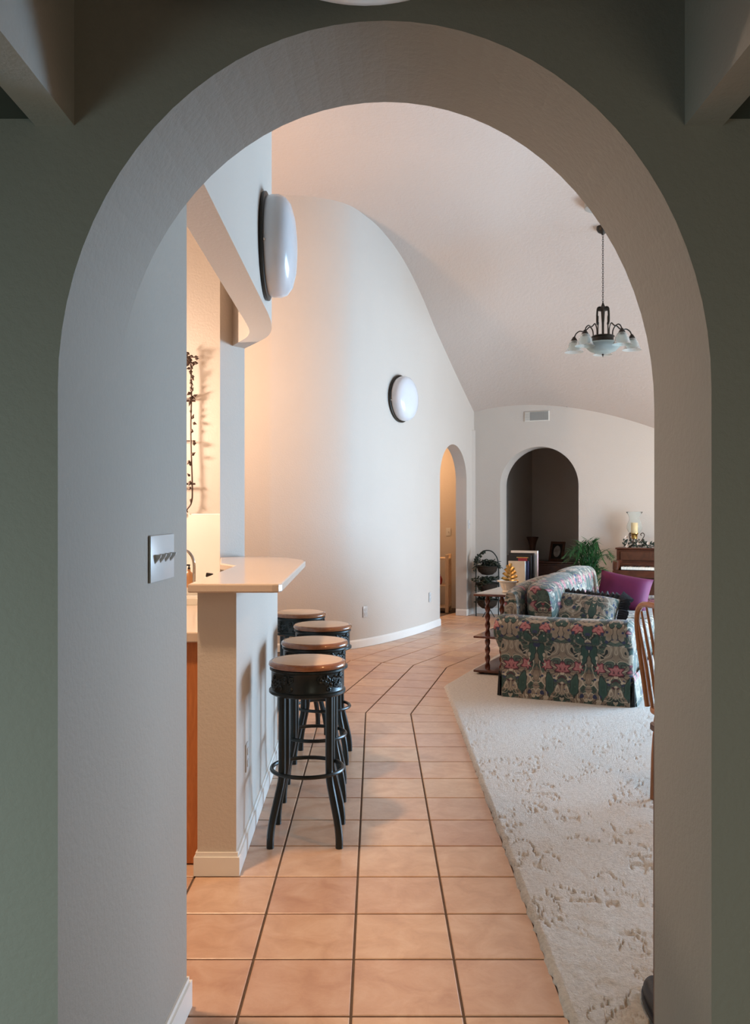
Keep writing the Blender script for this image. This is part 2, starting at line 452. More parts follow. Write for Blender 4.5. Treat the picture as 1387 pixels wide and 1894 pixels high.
def arch_outline(x0, x1, w0, w1, top, spring, apex, zb=0.0, n=SPR_N):
    # outline of a wall x0..x1 with an arched opening w0..w1 that reaches the floor
    cx = (w0 + w1) / 2; a = (w1 - w0) / 2; b = apex - spring
    pts = [(x0, zb), (w0, zb)]
    for k in range(n + 1):
        t = PI - PI * k / n
        pts.append((cx + a * math.cos(t), spring + b * math.sin(t)))
    pts += [(w1, zb), (x1, zb)]
    if callable(top):
        m = 24
        for k in range(m + 1):
            x = x1 + (x0 - x1) * k / m
            pts.append((x, top(x)))
    else:
        pts += [(x1, top), (x0, top)]
    return pts
def arched_wall(mb, of, ob, y0, y1, mat=None):
    # outline order: x0 foot, w0 foot, arch (SPR_N+1), w1 foot, x1 foot, top points from x1 back to x0
    k = SPR_N + 1
    def split(o):
        arch = o[2:2 + k]; top = o[4 + k:]
        return o[0], o[1], arch, o[2 + k], o[3 + k], top
    def ztop(o, x):
        tp = sorted(split(o)[5])
        return float(np.interp(x, [p[0] for p in tp], [p[1] for p in tp]))
    def columns(o):
        l0, w0, arch, w1, r0, top = split(o)
        cols = []
        tx = sorted(p[0] for p in top)
        for x in [q for q in tx if q < w0[0] - 1e-6] + [w0[0]]: cols.append((x, 0.0, ztop(o, x)))
        for p in arch: cols.append((p[0], p[1], ztop(o, p[0])))
        for x in [w1[0]] + [q for q in tx if q > w1[0] + 1e-6]: cols.append((x, 0.0, ztop(o, x)))
        return cols
    cf, cb = columns(of), columns(ob)
    vs = []; fs = []
    for (x, z0, z1), (xb, zb0, zb1) in zip(cf, cb):
        vs += [(x, y0, z0), (x, y0, z1), (xb, y1, zb0), (xb, y1, zb1)]
    n = len(cf)
    for i in range(n - 1):
        a, b = 4 * i, 4 * (i + 1)
        same = abs(cf[i][0] - cf[i + 1][0]) < 1e-9
        if not same:
            fs += [(a, b, b + 1, a + 1), (a + 2, a + 3, b + 3, b + 2), (a + 1, b + 1, b + 3, a + 3)]
        fs.append((a, a + 2, b + 2, b))
    fs += [(0, 1, 3, 2), (4 * n - 4, 4 * n - 2, 4 * n - 1, 4 * n - 3)]
    return mb.add(vs, fs, False, mat)

# floor slab and tiles
YA0, YA1 = 1.56, 1.88
floor = struct('floor', MB().box((-3.7, -2.2, -0.12), (5.6, 15.0, -0.007)), 'grout')
S = 0.3095
def clip(poly, a, b, c):           # keep a*x + b*y <= c
    out = []
    for i in range(len(poly)):
        p, q = poly[i], poly[(i + 1) % len(poly)]
        dp = a * p[0] + b * p[1] - c; dq = a * q[0] + b * q[1] - c
        if dp <= 0: out.append(p)
        if dp * dq < 0:
            t = dp / (dp - dq); out.append((p[0] + (q[0] - p[0]) * t, p[1] + (q[1] - p[1]) * t))
    return out
def halfplane(p, q):               # left side of p->q is kept
    dx, dy = q[0] - p[0], q[1] - p[1]; L = math.hypot(dx, dy)
    a, b = dy / L, -dx / L
    return a, b, a * p[0] + b * p[1]
def poly_area(p):
    return abs(sum(p[i][0] * p[(i + 1) % len(p)][1] - p[(i + 1) % len(p)][0] * p[i][1] for i in range(len(p)))) / 2
M1 = ((-0.69, 6.19), (0.553, 6.02))           # first mitre
M2 = ((-0.25, 8.27), (1.25, 7.62))            # second mitre
CARP = [(0.522, 1.90), (0.545, 7.0), (1.01, 8.13), (2.45, 11.6)]
def tile_mesh(poly):
    # thin slab with softened upper edge
    n = len(poly)
    cx = sum(p[0] for p in poly) / n; cy = sum(p[1] for p in poly) / n
    L = [(p[0] - cx, p[1] - cy) for p in poly]
    def ins(d):
        return [(x - math.copysign(min(abs(x), d), x) * abs(x) / max(1e-6, math.hypot(x, y)) * 1.3, y - math.copysign(min(abs(y), d), y) * abs(y) / max(1e-6, math.hypot(x, y)) * 1.3) for x, y in L]
    I = ins(0.003)
    vs = [(x, y, -0.009) for x, y in L] + [(x, y, -0.002) for x, y in L] + [(x, y, 0.0) for x, y in I]
    fs = [tuple(2 * n + i for i in range(n))]
    for r in (0, 1):
        for i in range(n):
            j = (i + 1) % n
            fs.append((r * n + i, r * n + j, (r + 1) * n + j, (r + 1) * n + i))
    mb = MB(); mb.add(vs, fs)
    return mb.mesh('tile', 'tile'), (cx, cy)
_full = {}
def lay(origin, ang, i0, i1, j0, j1, planes):
    c, s = math.cos(ang), math.sin(ang); g = 0.004
    for i in range(i0, i1):
        for j in range(j0, j1):
            q = [(i * S + g, j * S + g), ((i + 1) * S - g, j * S + g), ((i + 1) * S - g, (j + 1) * S - g), (i * S + g, (j + 1) * S - g)]
            w = [(origin[0] + x * c - y * s, origin[1] + x * s + y * c) for x, y in q]
            A = poly_area(w)
            for pl in planes:
                if len(w) >= 3: w = clip(w, *pl)
            if len(w) < 3 or poly_area(w) < 0.0016: continue
            cxm = sum(p[0] for p in w) / len(w); cym = sum(p[1] for p in w) / len(w)
            if cxm < -1.7 or hidden(cxm, cym): continue
            if abs(poly_area(w) - A) < 1e-7:
                if ang not in _full: _full[ang] = tile_mesh(w)[0]
                me = _full[ang]; ctr = (cxm, cym)
            else:
                me, ctr = tile_mesh(w)
            o = bpy.data.objects.new('tile', me); COL.objects.link(o)
            o.parent = floor; o.location = (ctr[0], ctr[1], 0)
def hidden(x, y):
    if y > 5.75 and x < -0.9: return True
    if y < 5.3 and x < -0.75 and y > 3.75: return True
    if x < -1.25: return True
    return False
def shrink(pl, d): return (pl[0], pl[1], pl[2] - d)
cut_carpet = [shrink(halfplane(CARP[0], CARP[1]), 0.002)]
h_m1 = halfplane(M1[1], M1[0]); h_m1b = halfplane(M1[0], M1[1])
h_m2 = halfplane(M2[1], M2[0]); h_m2b = halfplane(M2[0], M2[1])
lay((-0.377 - 3 * S, 2.426 - 2 * S), 0.0, 0, 7, 0, 15, [halfplane(CARP[0], CARP[1]), shrink(h_m1, 0.004)])
A2 = -math.radians(12.2)
def seg_origin(pt, ang, k):        # move k tiles along the row direction from a known joint corner
    return (pt[0] + k * S * math.cos(ang), pt[1] + k * S * math.sin(ang))
lay(seg_origin((-0.069, 6.10), A2, -4), A2, 0, 8, -1, 8, [halfplane((0.56, 5.9), (1.03, 8.13)), shrink(h_m1b, 0.004), shrink(h_m2, 0.004)])
A3 = -math.radians(27)
lay(seg_origin((0.344, 8.01), A3, -4), A3, 0, 10, -2, 16, [halfplane((CARP[1][0] + 0.02, CARP[1][1]), (CARP[2][0] + 0.02, CARP[2][1])), shrink(h_m2b, 0.004)])

# carpet
def vnoise(x, y, seed):
    xi = np.floor(x).astype(np.int64); yi = np.floor(y).astype(np.int64); fx = x - xi; fy = y - yi
    def h(a, b):
        n = (a * 374761393 + b * 668265263 + seed * 974711) & 0x7fffffff
        n = ((n ^ (n >> 13)) * 1274126177) & 0x7fffffff
        return ((n ^ (n >> 16)) & 0xffff) / 65535.0
    u = fx * fx * (3 - 2 * fx); v = fy * fy * (3 - 2 * fy)
    return (h(xi, yi) * (1 - u) + h(xi + 1, yi) * u) * (1 - v) + (h(xi, yi + 1) * (1 - u) + h(xi + 1, yi + 1) * u) * v
def fbm(x, y, seed, o=3):
    s = 0; a = 1; t = 0
    for k in range(o):
        s = s + a * vnoise(x * 2 ** k + 13.7 * k, y * 2 ** k + 7.1 * k, seed + k); t += a; a *= 0.5
    return s / t
def build_carpet():
    rows = [1.90]
    while rows[-1] < 11.9: rows.append(rows[-1] * 1.0042)
    rows = np.array(rows); nr = len(rows)
    xl = np.interp(rows, [p[1] for p in CARP], [p[0] for p in CARP])
    s1 = np.linspace(0, 1, 210); s2 = np.linspace(0, 1, 25)[1:]
    vis = np.maximum(0.33 * rows - xl, 0.25)[:, None]
    Xa = xl[:, None] + vis * s1[None, :]
    Xb = Xa[:, -1:] + (5.15 - Xa[:, -1:]) * s2[None, :]
    X = np.concatenate([Xa, Xb], 1); Y = np.repeat(rows[:, None], X.shape[1], 1)
    wx = X + 0.03 * (fbm(X * 14, Y * 14, 3) - 0.5); wy = Y + 0.03 * (fbm(X * 14, Y * 14, 9) - 0.5)
    n1 = np.abs(fbm(wx * 15, wy * 15, 21, 2) - 0.5); n2 = np.abs(fbm(wx * 30, wy * 30, 41, 2) - 0.5)
    mask = np.clip((fbm(X * 7, Y * 7, 77, 2) - 0.40) * 6, 0, 1)
    crease = np.exp(-(n1 / 0.019) ** 2) * mask + 0.25 * np.exp(-(n2 / 0.02) ** 2) * mask
    lump = fbm(wx * 22, wy * 22, 5, 3)
    fine = vnoise(X * 160, Y * 160, 55)
    fade = np.clip(1.45 - Y / 5.0, 0.18, 1.0)
    Z = 0.016 + fade * (0.006 * lump - 0.016 * np.clip(crease, 0, 1)) + 0.0006 * fine
    edge = np.clip((X - xl[:, None]) / 0.02, 0, 1)
    Z = np.maximum(0.002, Z * (0.35 + 0.65 * np.sqrt(edge)))
    X[:, 0] += 0.012 * (vnoise(rows * 40, rows * 0 + 3, 8) - 0.7)
    Z[:, 0] = 0.0
    lim = 12.10 - 0.4663 * (X - 1.36)
    Y = np.minimum(Y, lim)
    nc = X.shape[1]
    co = np.stack([X, Y, Z], -1).reshape(-1, 3)
    i = np.arange(nr - 1)[:, None] * nc + np.arange(nc - 1)[None, :]
    q = np.stack([i, i + 1, i + nc + 1, i + nc], -1).reshape(-1, 4)
    me = bpy.data.meshes.new('carpet')
    me.vertices.add(len(co)); me.vertices.foreach_set('co', co.ravel())
    me.loops.add(q.size); me.loops.foreach_set('vertex_index', q.ravel())
    me.polygons.add(len(q)); me.polygons.foreach_set('loop_start', np.arange(0, q.size, 4)); me.polygons.foreach_set('loop_total', np.full(len(q), 4))
    me.polygons.foreach_set('use_smooth', np.ones(len(q), bool))
    me.update(); me.validate(); me.materials.append(M['carpet'])
    o = bpy.data.objects.new('carpet', me); COL.objects.link(o)
    tag(o, 'cream shag carpet beside the tiled path under the floral sofa', 'carpet'); o['kind'] = 'stuff'
build_carpet()

# wall with the big arch
CX = 0.016
fo = arch_outline(-3.7, 5.6, -0.56, 0.592, 4.95, 1.60, 2.247)
bo = arch_outline(-3.7, 5.6, -0.5485, 0.592, 4.95, 1.60, 2.252)
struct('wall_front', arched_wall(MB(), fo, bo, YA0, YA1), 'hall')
# wall running on from the arch into the kitchen
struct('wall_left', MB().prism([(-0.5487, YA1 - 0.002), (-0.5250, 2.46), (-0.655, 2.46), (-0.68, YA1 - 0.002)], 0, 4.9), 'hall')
b = MB().prism([(-0.5475, YA1 - 0.0), (-0.5250, 2.46), (-0.655, 2.46), (-0.655, 2.473), (-0.512, 2.473), (-0.535, YA1)], 0, 0.075)
b.prism([(-0.5475, YA1 - 0.0), (-0.5250, 2.46), (-0.655, 2.46), (-0.655, 2.466), (-0.519, 2.466), (-0.541, YA1)], 0.075, 0.088)
struct('baseboard_left', b, 'white')

# hall on the camera's side: tray ceiling
TZ = 2.062
struct('ceiling', MB().box((-3.7, -2.1, TZ + 0.012), (-0.60, YA0, TZ + 0.1)).box((0.612, -2.1, TZ + 0.012), (5.6, YA0, TZ + 0.1)), 'ceil_shade')
tb = MB().box((-0.60, -2.1, TZ), (-0.531, YA0, 2.62)).box((0.545, -2.1, TZ), (0.612, YA0, 2.62))
struct('trim_1', tb, 'wall')
struct('ceiling.001', MB().box((-0.531, -2.1, 2.6), (0.545, YA0, 2.7)), 'ceil')
hw = MB().box((-2.4, -2.1, 0), (-2.3, YA0, TZ + 0.05)).box((2.3, -2.1, 0), (2.4, YA0, TZ + 0.05)).box((-2.4, -2.2, 0), (2.4, -2.1, 2.65))
struct('wall_hall', hw, 'wall')

# living room vault
# far wall with its arch
FU = Vector((0.9063, -0.4226)); FN = Vector((0.4226, 0.9063)); F0 = Vector((1.36, 12.14))
def zvault(x, y):
    z = zceil(x, y)
    if (x - F0.x) * FN.x + (y - F0.y) * FN.y > 0.12 and x > 1.2: z = max(z, 3.1)
    elif y > 12.25: z = max(z, 2.62)
    return z
def ceiling_mesh():
    xs = np.linspace(-3.7, 5.6, 94); ys = np.linspace(YA1 - 0.1, 13.1, 114)
    mb = MB()
    mb.grid([[(x, y, zvault(x, y)) for y in ys] for x in xs])
    mb.grid([[(x, y, zvault(x, y) + 0.12) for y in ys] for x in xs])
    return mb
struct('ceiling_vault', ceiling_mesh(), 'ceil')

# curved wall
CW = [(-3.7, 8.80), (-2.2, 8.77), (-1.2, 8.745), (-0.97, 8.75), (-0.60, 8.80), (-0.288, 8.92), (-0.08, 9.14), (0.083, 9.37), (0.30, 9.74), (0.547, 10.24), (0.72, 10.655)]
cw = smooth_path([(x, y, 0) for x, y in CW], 6)
def wall_strip(path, thick, zf, z0=0.0, side=1):
    mb = MB(); rows = []
    P = [Vector((p[0], p[1], 0)) for p in path]
    F = []; Bk = []
    for i, p in enumerate(P):
        t = (P[min(i + 1, len(P) - 1)] - P[max(i - 1, 0)]).normalized()
        nrm = Vector((-t.y, t.x, 0)) * side
        F.append(p); Bk.append(p + nrm * thick)
    loop = []
    for p, q in zip(F, Bk):
        zt = zf(p.x, p.y)
        nz = 6
        row = [(p.x, p.y, z0 + (zt - z0) * k / nz) for k in range(nz + 1)] + [(q.x, q.y, zt)] + [(q.x, q.y, z0)] + [(p.x, p.y, z0)]
        loop.append(row)
    mb.grid(loop, smooth=True)
    mb.add(loop[0][:-1], [tuple(range(len(loop[0]) - 1))]); mb.add(loop[-1][:-1], [tuple(range(len(loop[0]) - 1))])
    return mb
struct('wall_back', wall_strip(cw, 0.15, lambda x, y: zceil(x, y) + 0.03), 'wall')
def base_strip(path, side=-1):
    mb = MB(); P = [Vector((p[0], p[1], 0)) for p in path]; rows = []
    for i, p in enumerate(P):
        t = (P[min(i + 1, len(P) - 1)] - P[max(i - 1, 0)]).normalized()
        n = Vector((-t.y, t.x, 0)) * side
        rows.append([tuple(p + n * d + Vector((0, 0, z))) for d, z in ((0, 0.002), (0.014, 0.002), (0.014, 0.07), (0.006, 0.086), (0, 0.086))])
    mb.grid(rows, smooth=False)
    for r in (rows[0], rows[-1]): mb.add(r, [tuple(range(5))])
    return mb
DS = Vector((0.39, 0.92)).normalized()
S0 = Vector((0.72, 10.655))
def spt(s): return (S0.x + DS.x * s, S0.y + DS.y * s)
struct('baseboard_back', base_strip([p for p in cw if p.x > -1.5] + [Vector((*spt(0.17), 0))]), 'white')
# straight piece with the arched doorway
SL = (Vector((1.36, 12.14)) - S0).length
def straight_top(s):
    x, y = spt(s); return zceil(x, y) + 0.03
ol = arch_outline(0.0, SL, 0.17, 1.27, straight_top, 1.80, 2.25)
mm = frame((S0.x, S0.y, 0), DS)
struct('wall_side', arched_wall(MB(), ol, ol, 0.0, 0.15, mm), 'wall')
struct('baseboard_side', base_strip([Vector((*p, 0)) for p in ((spt(1.27)[0] - 0.135, spt(1.27)[1] + 0.06), spt(1.27 - 0.0), spt(1.30), (1.36, 12.14))]), 'white')
def fpt(t, n, z=0.0):
    p = F0 + FU * t + FN * n
    return (p.x, p.y, z)
def far_top(t):
    x, y, _ = fpt(t, 0); return zceil(x, y) + 0.05
ff = frame((F0.x, F0.y, 0), FU)
ol = arch_outline(-0.05, 4.3, 0.36, 1.42, far_top, 1.73, 2.256)
struct('wall_far', arched_wall(MB(), ol, ol, 0.0, 0.30, ff), 'wall')
struct('baseboard_far', base_strip([Vector(fpt(t, 0)) for t in (0.0, 0.36)]), 'white')
# dim room beyond the far arch
struct('wall_study_left', MB().box((0.10, 0.30, 0), (0.20, 2.4, 3.0), mat=ff), 'wall')
struct('wall_study_back', MB().box((0.10, 2.25, 0), (3.0, 2.35, 3.0), mat=ff), 'wall')
struct('wall_study_right', MB().box((2.9, 0.30, 0), (3.0, 2.4, 3.0), mat=ff), 'wall')
struct('ceiling_study', MB().box((0.10, 0.30, 2.95), (3.0, 2.4, 3.02), mat=ff), 'wall')
# little hall beyond the side doorway
r = MB().box((-0.6, 12.75, 0), (1.36, 12.85, 2.5)).box((1.27, 12.05, 0), (1.36, 12.8, 2.5)).box((-0.7, 10.7, 0), (-0.6, 12.85, 2.5)).prism([(-0.7, 10.75), (0.55, 10.75), (1.15, 12.15), (1.3, 12.85), (-0.7, 12.85)], 2.45, 2.52)
struct('wall_passage', r, 'wall')

# right wall with the patio opening, kitchen walls
r = MB().box((5.2, YA1, 0), (5.35, 5.1, 4.2)).box((5.2, 8.1, 0), (5.35, 11.2, 4.2)).box((5.2, 5.1, 2.2), (5.35, 8.1, 4.2))
struct('wall_right', r, 'wall')
r = MB().box((-3.7, YA1, 0), (-3.6, 8.9, 4.8))
struct('wall_kitchen', r, 'wall')
struct('wall_kitchen_back', MB().box((-3.6, 5.9, 0), (-0.90, 6.0, 4.8)), 'wall')
struct('wall_pillar', MB().prism([(-0.928, 5.28), (-0.806, 5.45), (-0.895, 6.0), (-0.96, 6.0)], 0, 4.85), 'wall')
struct('ceiling_kitchen', MB().prism([(-3.6, YA1), (-0.665, YA1), (-0.68, 4.6), (-0.70, 4.9), (-0.87, 5.4), (-0.96, 5.95), (-3.6, 5.95)], 3.45, 3.52), 'ceil')
struct('trim_backsplash', MB().box((-3.6, 5.875, 0.92), (-0.985, 5.9, 1.372), 0.004, seg=1), 'porcelain')
# unseen wall added right of the arch to shade its soffit and jamb
struct('wall_light_blocker', MB().box((1.90, YA1, 0), (2.05, 3.45, 4.3)), 'wall')
# header over the bar
HO = [(-0.525, 2.46)] + [(p.x, p.y) for p in smooth_path([(-0.545, 4.50, 0), (-0.556, 4.72, 0), (-0.580, 4.92, 0), (-0.625, 5.09, 0), (-0.700, 5.25, 0), (-0.806, 5.45, 0)], 4)]
HI = [(p.x, p.y) for p in smooth_path([(-0.872, 5.375, 0), (-0.80, 5.225, 0), (-0.74, 5.09, 0), (-0.705, 4.95, 0), (-0.692, 4.78, 0), (-0.688, 4.6, 0)], 4)] + [(-0.655, 2.46)]
struct('wall_header', MB().prism([(x, y) for x, y in HO] + [(-0.84, 5.44)] + HI, 2.39, 4.85), 'wall')
# knee wall of the bar
KW = [(-0.53, 3.37), (-0.556, 5.02), (-0.79, 5.42), (-0.90, 5.27), (-0.70, 4.95), (-0.678, 3.37)]
struct('wall_bar', MB().prism(KW, 0, 1.078), 'wall')
struct('baseboard_bar', base_strip([Vector((x, y, 0)) for x, y in ((-0.678, 3.6), (-0.678, 3.37), (-0.53, 3.37), (-0.556, 5.02), (-0.80, 5.449))]), 'white') if False else None
bb = MB().prism([(-0.690, 3.44), (-0.690, 3.355), (-0.516, 3.355), (-0.5425, 5.026), (-0.79, 5.46), (-0.80, 5.449), (-0.556, 5.02), (-0.53, 3.37), (-0.678, 3.37), (-0.678, 3.44)], 0.001, 0.072)
bb.prism([(-0.684, 3.44), (-0.684, 3.362), (-0.523, 3.362), (-0.549, 5.023), (-0.79, 5.455), (-0.80, 5.449), (-0.556, 5.02), (-0.53, 3.37), (-0.678, 3.37), (-0.678, 3.44)], 0.072, 0.088)
struct('baseboard_bar', bb, 'white')

# ------------------------------------------------------------------ kitchen
CT = [(-0.700, 3.30), (-0.385, 3.30), (-0.362, 3.309), (-0.352, 3.335), (-0.385, 4.86), (-0.405, 4.96), (-0.50, 5.20), (-0.57, 5.30), (-0.66, 5.36), (-0.81, 5.43), (-0.922, 5.262), (-0.815, 4.64), (-0.704, 4.44)]
t = thing('bar_counter', 'raised cream bar countertop on the knee wall, behind the stools', 'countertop', (0, 0, 1.08))
MB().prism(CT, 0.0, 0.034, bev=0.006).build('countertop', 'laminate', t)
t = thing('base_cabinet', 'orange oak kitchen base cabinet tucked behind the bar wall', 'cabinet', (-1.0, 4.4, 0))
MB().box((-0.30, -0.92, 0.09), (0.296, 0.52, 0.874)).build('body', 'oak', t)
MB().box((-0.27, -0.86, 0.001), (0.296, 0.50, 0.09)).build('toe_kick', 'walnut', t)
MB().box((-0.298, -0.935, 0.005), (0.318, -0.92, 0.874), 0.003, seg=1).build('end_panel', 'oak', t)
t = thing('kitchen_worktop', 'pale low kitchen worktop on the orange oak cabinet', 'worktop', (-1.0, 4.4, 0.875))
MB().prism([(x + 1.0, y - 4.4) for x, y in ((-1.335, 3.435), (-0.682, 3.435), (-0.705, 4.95), (-0.91, 5.275), (-0.935, 5.29), (-0.962, 5.872), (-1.335, 5.872))], 0, 0.04, bev=0.005).build('worktop_slab', 'laminate', t)
# sink with raised rim
t = thing('kitchen_sink', 'cream porcelain sink with raised rim on the kitchen worktop', 'sink', (-1.03, 4.72, 0.9155))
def octo(w, d, c): return [(-w + c, -d), (w - c, -d), (w, -d + c), (w, d - c), (w - c, d), (-w + c, d), (-w, d - c), (-w, -d + c)]
o1, o2, o3 = octo(0.24, 0.27, 0.07), octo(0.228, 0.258, 0.066), octo(0.19, 0.22, 0.06)
rows = []
for i in range(8):
    rows.append([(*o1[i], 0), (*o1[i], 0.03), (*o2[i], 0.042), (*o3[i], 0.042), (o3[i][0] * 0.96, o3[i][1] * 0.96, 0.004)])
MB().grid(rows, False, closed_u=True).add([(x * 0.96, y * 0.96, 0.004) for x, y in o3], [tuple(range(8))]).build('basin', 'porcelain', t)
t = thing('kitchen_tap', 'tall curved steel gooseneck tap behind the sink', 'tap', (-1.037, 5.06, 0.9155))
MB().lathe([(0.026, 0), (0.026, 0.012), (0.016, 0.03), (0.012, 0.05)], 16).build('tap_base', 'steel', t)
arc = [(0, 0, 0.04), (0, 0, 0.16)] + [(-0.065 + 0.065 * math.cos(a), 0, 0.16 + 0.092 * math.sin(a)) for a in np.linspace(0.15, PI, 14)] + [(-0.13, 0, 0.13)]
MB().tube(arc, 0.0085, 10).build('spout', 'steel', t)
MB().tube([(0.0, -0.02, 0.05), (0.03, -0.03, 0.07)], 0.006, 8).build('lever', 'steel', t)
t = thing('soap_bottle', 'amber soap bottle with dark pump beside the curved tap', 'bottle', (-1.10, 5.22, 0.9155))
MB().lathe([(0.026, 0), (0.028, 0.01), (0.028, 0.09), (0.02, 0.11), (0.009, 0.118), (0.009, 0.13)], 16).build('bottle_body', 'soap', t)
MB().lathe([(0.008, 0.13), (0.008, 0.14), (0.004, 0.142), (0.004, 0.155)], 10).box((-0.03, -0.006, 0.150), (0.006, 0.006, 0.159)).build('pump', 'bronze', t)
t = thing('lotion_dispenser', 'white dispenser with black pump head by the backsplash', 'bottle', (-1.03, 5.42, 0.9155))
MB().lathe([(0.028, 0), (0.03, 0.008), (0.03, 0.05), (0.014, 0.066), (0.012, 0.07)], 16).build('bottle_body', 'porcelain', t)
MB().box((-0.020, -0.012, 0.069), (0.022, 0.012, 0.095), 0.004, mat=Matrix.Rotation(0.15, 4, 'Y')).add([(0.018, -0.011, 0.068), (0.018, 0.011, 0.068), (0.018, 0.011, 0.090), (0.018, -0.011, 0.090), (0.043, 0, 0.078)], [(0, 1, 4), (1, 2, 4), (2, 3, 4), (3, 0, 4), (0, 3, 2, 1)]).build('pump_head', 'blackplastic', t)
# wrought iron vine wall hanging
def leaf_shape(mb, c, d, n, L, w):
    d = Vector(d).normalized(); n = Vector(n); s = d.cross(n).normalized(); nn = s.cross(d).normalized(); c = Vector(c)
    k = [c, c + d * L * 0.35 + s * w * 0.5, c + d * L, c + d * L * 0.35 - s * w * 0.5, c + d * L * 0.4 + nn * w * 0.22]
    mb.add(k, [(0, 1, 4), (1, 2, 4), (2, 3, 4), (3, 0, 4)], False)
t = thing('vine_wall_hanging', 'dark iron leafy vine rack hanging on the bright kitchen wall', 'wall decoration', (-1.42, 5.898, 1.40))
for s, nm in ((1, 0), (-1, 1)):
    pts = [(s * 0.17, -0.03, 0.0), (s * 0.20, -0.03, 0.05), (s * 0.205, -0.03, 0.16), (s * 0.195, -0.03, 0.5), (s * 0.20, -0.03, 0.8), (s * 0.195, -0.03, 0.98)]
    MB().tube(smooth_path(pts, 5), 0.0055, 6).build('upright_rod', 'iron', t)
    mb = MB()
    for k in range(26):
        z = 0.08 + 0.88 * (k / 25.0) + random.uniform(-.012, .012)
        if k % 4 == 1: continue
        for q in range(1 + (k > 18) * 2):
            a = random.uniform(-2.6, 2.6)
            leaf_shape(mb, (s * 0.197 + random.uniform(-.006, .012), -0.032 + random.uniform(-.01, .004), z), (math.cos(a) * 0.7, -0.2, math.sin(a)), (0, -1, 0.1), random.uniform(.025, .045), random.uniform(.018, .028))
    mb.build('leaf_garland', 'iron', t, kind='stuff')
    mb = MB()
    for q in range(26):
        a = random.uniform(0, 2 * PI)
        leaf_shape(mb, (s * 0.195 + random.uniform(-.03, .03), -0.035, 0.985 + random.uniform(-.05, .045)), (math.cos(a), -0.3, math.sin(a)), (0, -1, 0.1), random.uniform(.025, .04), .022)
    mb.build('leaf_cluster', 'iron', t, kind='stuff')
    sp = [(s * 0.17 + s * 0.035 * (1 - k / 22) * math.cos(k * 0.55) - s * .03, -0.03, -0.02 + 0.035 * (1 - k / 22) * math.sin(k * 0.55)) for k in range(18)]
    MB().tube(sp, 0.004, 6).build('scroll', 'iron', t)
for z in (0.17, 0.455, 0.72):
    MB().tube([(-0.215, -0.03, z), (0.225, -0.03, z)], 0.007 if z != 0.455 else 0.004, 6).build('crossbar', 'iron', t)
MB().box((-0.21, -0.03, 0.74), (-0.195, 0.0, 0.755)).build('wall_bracket', 'iron', t)
MB().box((0.195, -0.03, 0.74), (0.21, 0.0, 0.755)).build('wall_bracket', 'iron', t)

# ------------------------------------------------------------------ wall plates and sconces
def plate_on(name, label, cat, origin, xdir, n_gang, kind, group=None):
    # local x along the wall, y out of the wall is -y
    x = Vector((xdir[0], xdir[1])).normalized()
    t = thing(name, label, cat, origin, math.atan2(x.y, x.x), group)
    w = 0.07 + 0.046 * (n_gang - 1)
    MB().box((-w / 2, -0.006, -0.057), (w / 2, -0.0003, 0.057), 0.003).build('cover_plate', 'plate', t)
    for k in range(n_gang):
        cx = (k - (n_gang - 1) / 2) * 0.046
        if kind == 'switch':
            MB().add([(cx - 0.005, -0.006, -0.012), (cx + 0.005, -0.006, -0.012), (cx + 0.005, -0.006, 0.010), (cx - 0.005, -0.006, 0.010), (cx - 0.004, -0.021, 0.010), (cx + 0.004, -0.021, 0.010), (cx + 0.004, -0.019, 0.003), (cx - 0.004, -0.019, 0.003)],
                     [(0, 1, 6, 7), (3, 4, 5, 2), (4, 7, 6, 5), (0, 7, 4, 3), (1, 2, 5, 6)]).build('toggle', 'plate', t)
        else:
            for z in (-0.024, 0.024):
                MB().box((cx - 0.016, -0.0085, z - 0.014), (cx + 0.016, -0.006, z + 0.014), 0.003, seg=1).build('socket', 'plate', t)
    return t
# local -y must point out of the wall
plate_on('light_switch', 'white plate with four toggle switches on the near left wall', 'light switch', (-0.5348, 2.205, 1.268), (0.0386, 1), 4, 'switch')
plate_on('wall_outlet', 'white outlet low on the bar wall behind the stools', 'outlet', (-0.535, 3.66, 0.37), (-0.016, 1), 1, 'socket')
def on_curve(px):
    best = min(range(len(cw)), key=lambda i: abs((694.5 + cw[i].x / cw[i].y * 1637) - px))
    i = min(max(best, 1), len(cw) - 2)
    d = (cw[i + 1] - cw[i - 1]).normalized()
    return cw[i], d
p, d = on_curve(672); plate_on('wall_outlet', 'white outlet low on the curved wall, right of the stools', 'outlet', (p.x + d.y * .004, p.y - d.x * .004, 0.36), (d.x, d.y), 1, 'socket')
p, d = on_curve(793); plate_on('wall_outlet', 'white outlet low on the curved wall just left of the narrow arched doorway', 'outlet', (p.x + d.y * .004, p.y - d.x * .004, 0.38), (d.x, d.y), 1, 'socket')
x, y = spt(1.37); plate_on('light_switch', 'white single switch right of the narrow arched doorway', 'light switch', (x, y, 1.22), (DS.x, DS.y), 1, 'switch')
plate_on('thermostat', 'small pale wall plate on the tan wall inside the narrow doorway', 'thermostat', (1.05, 12.749, 1.10), (1, 0), 1, 'switch')

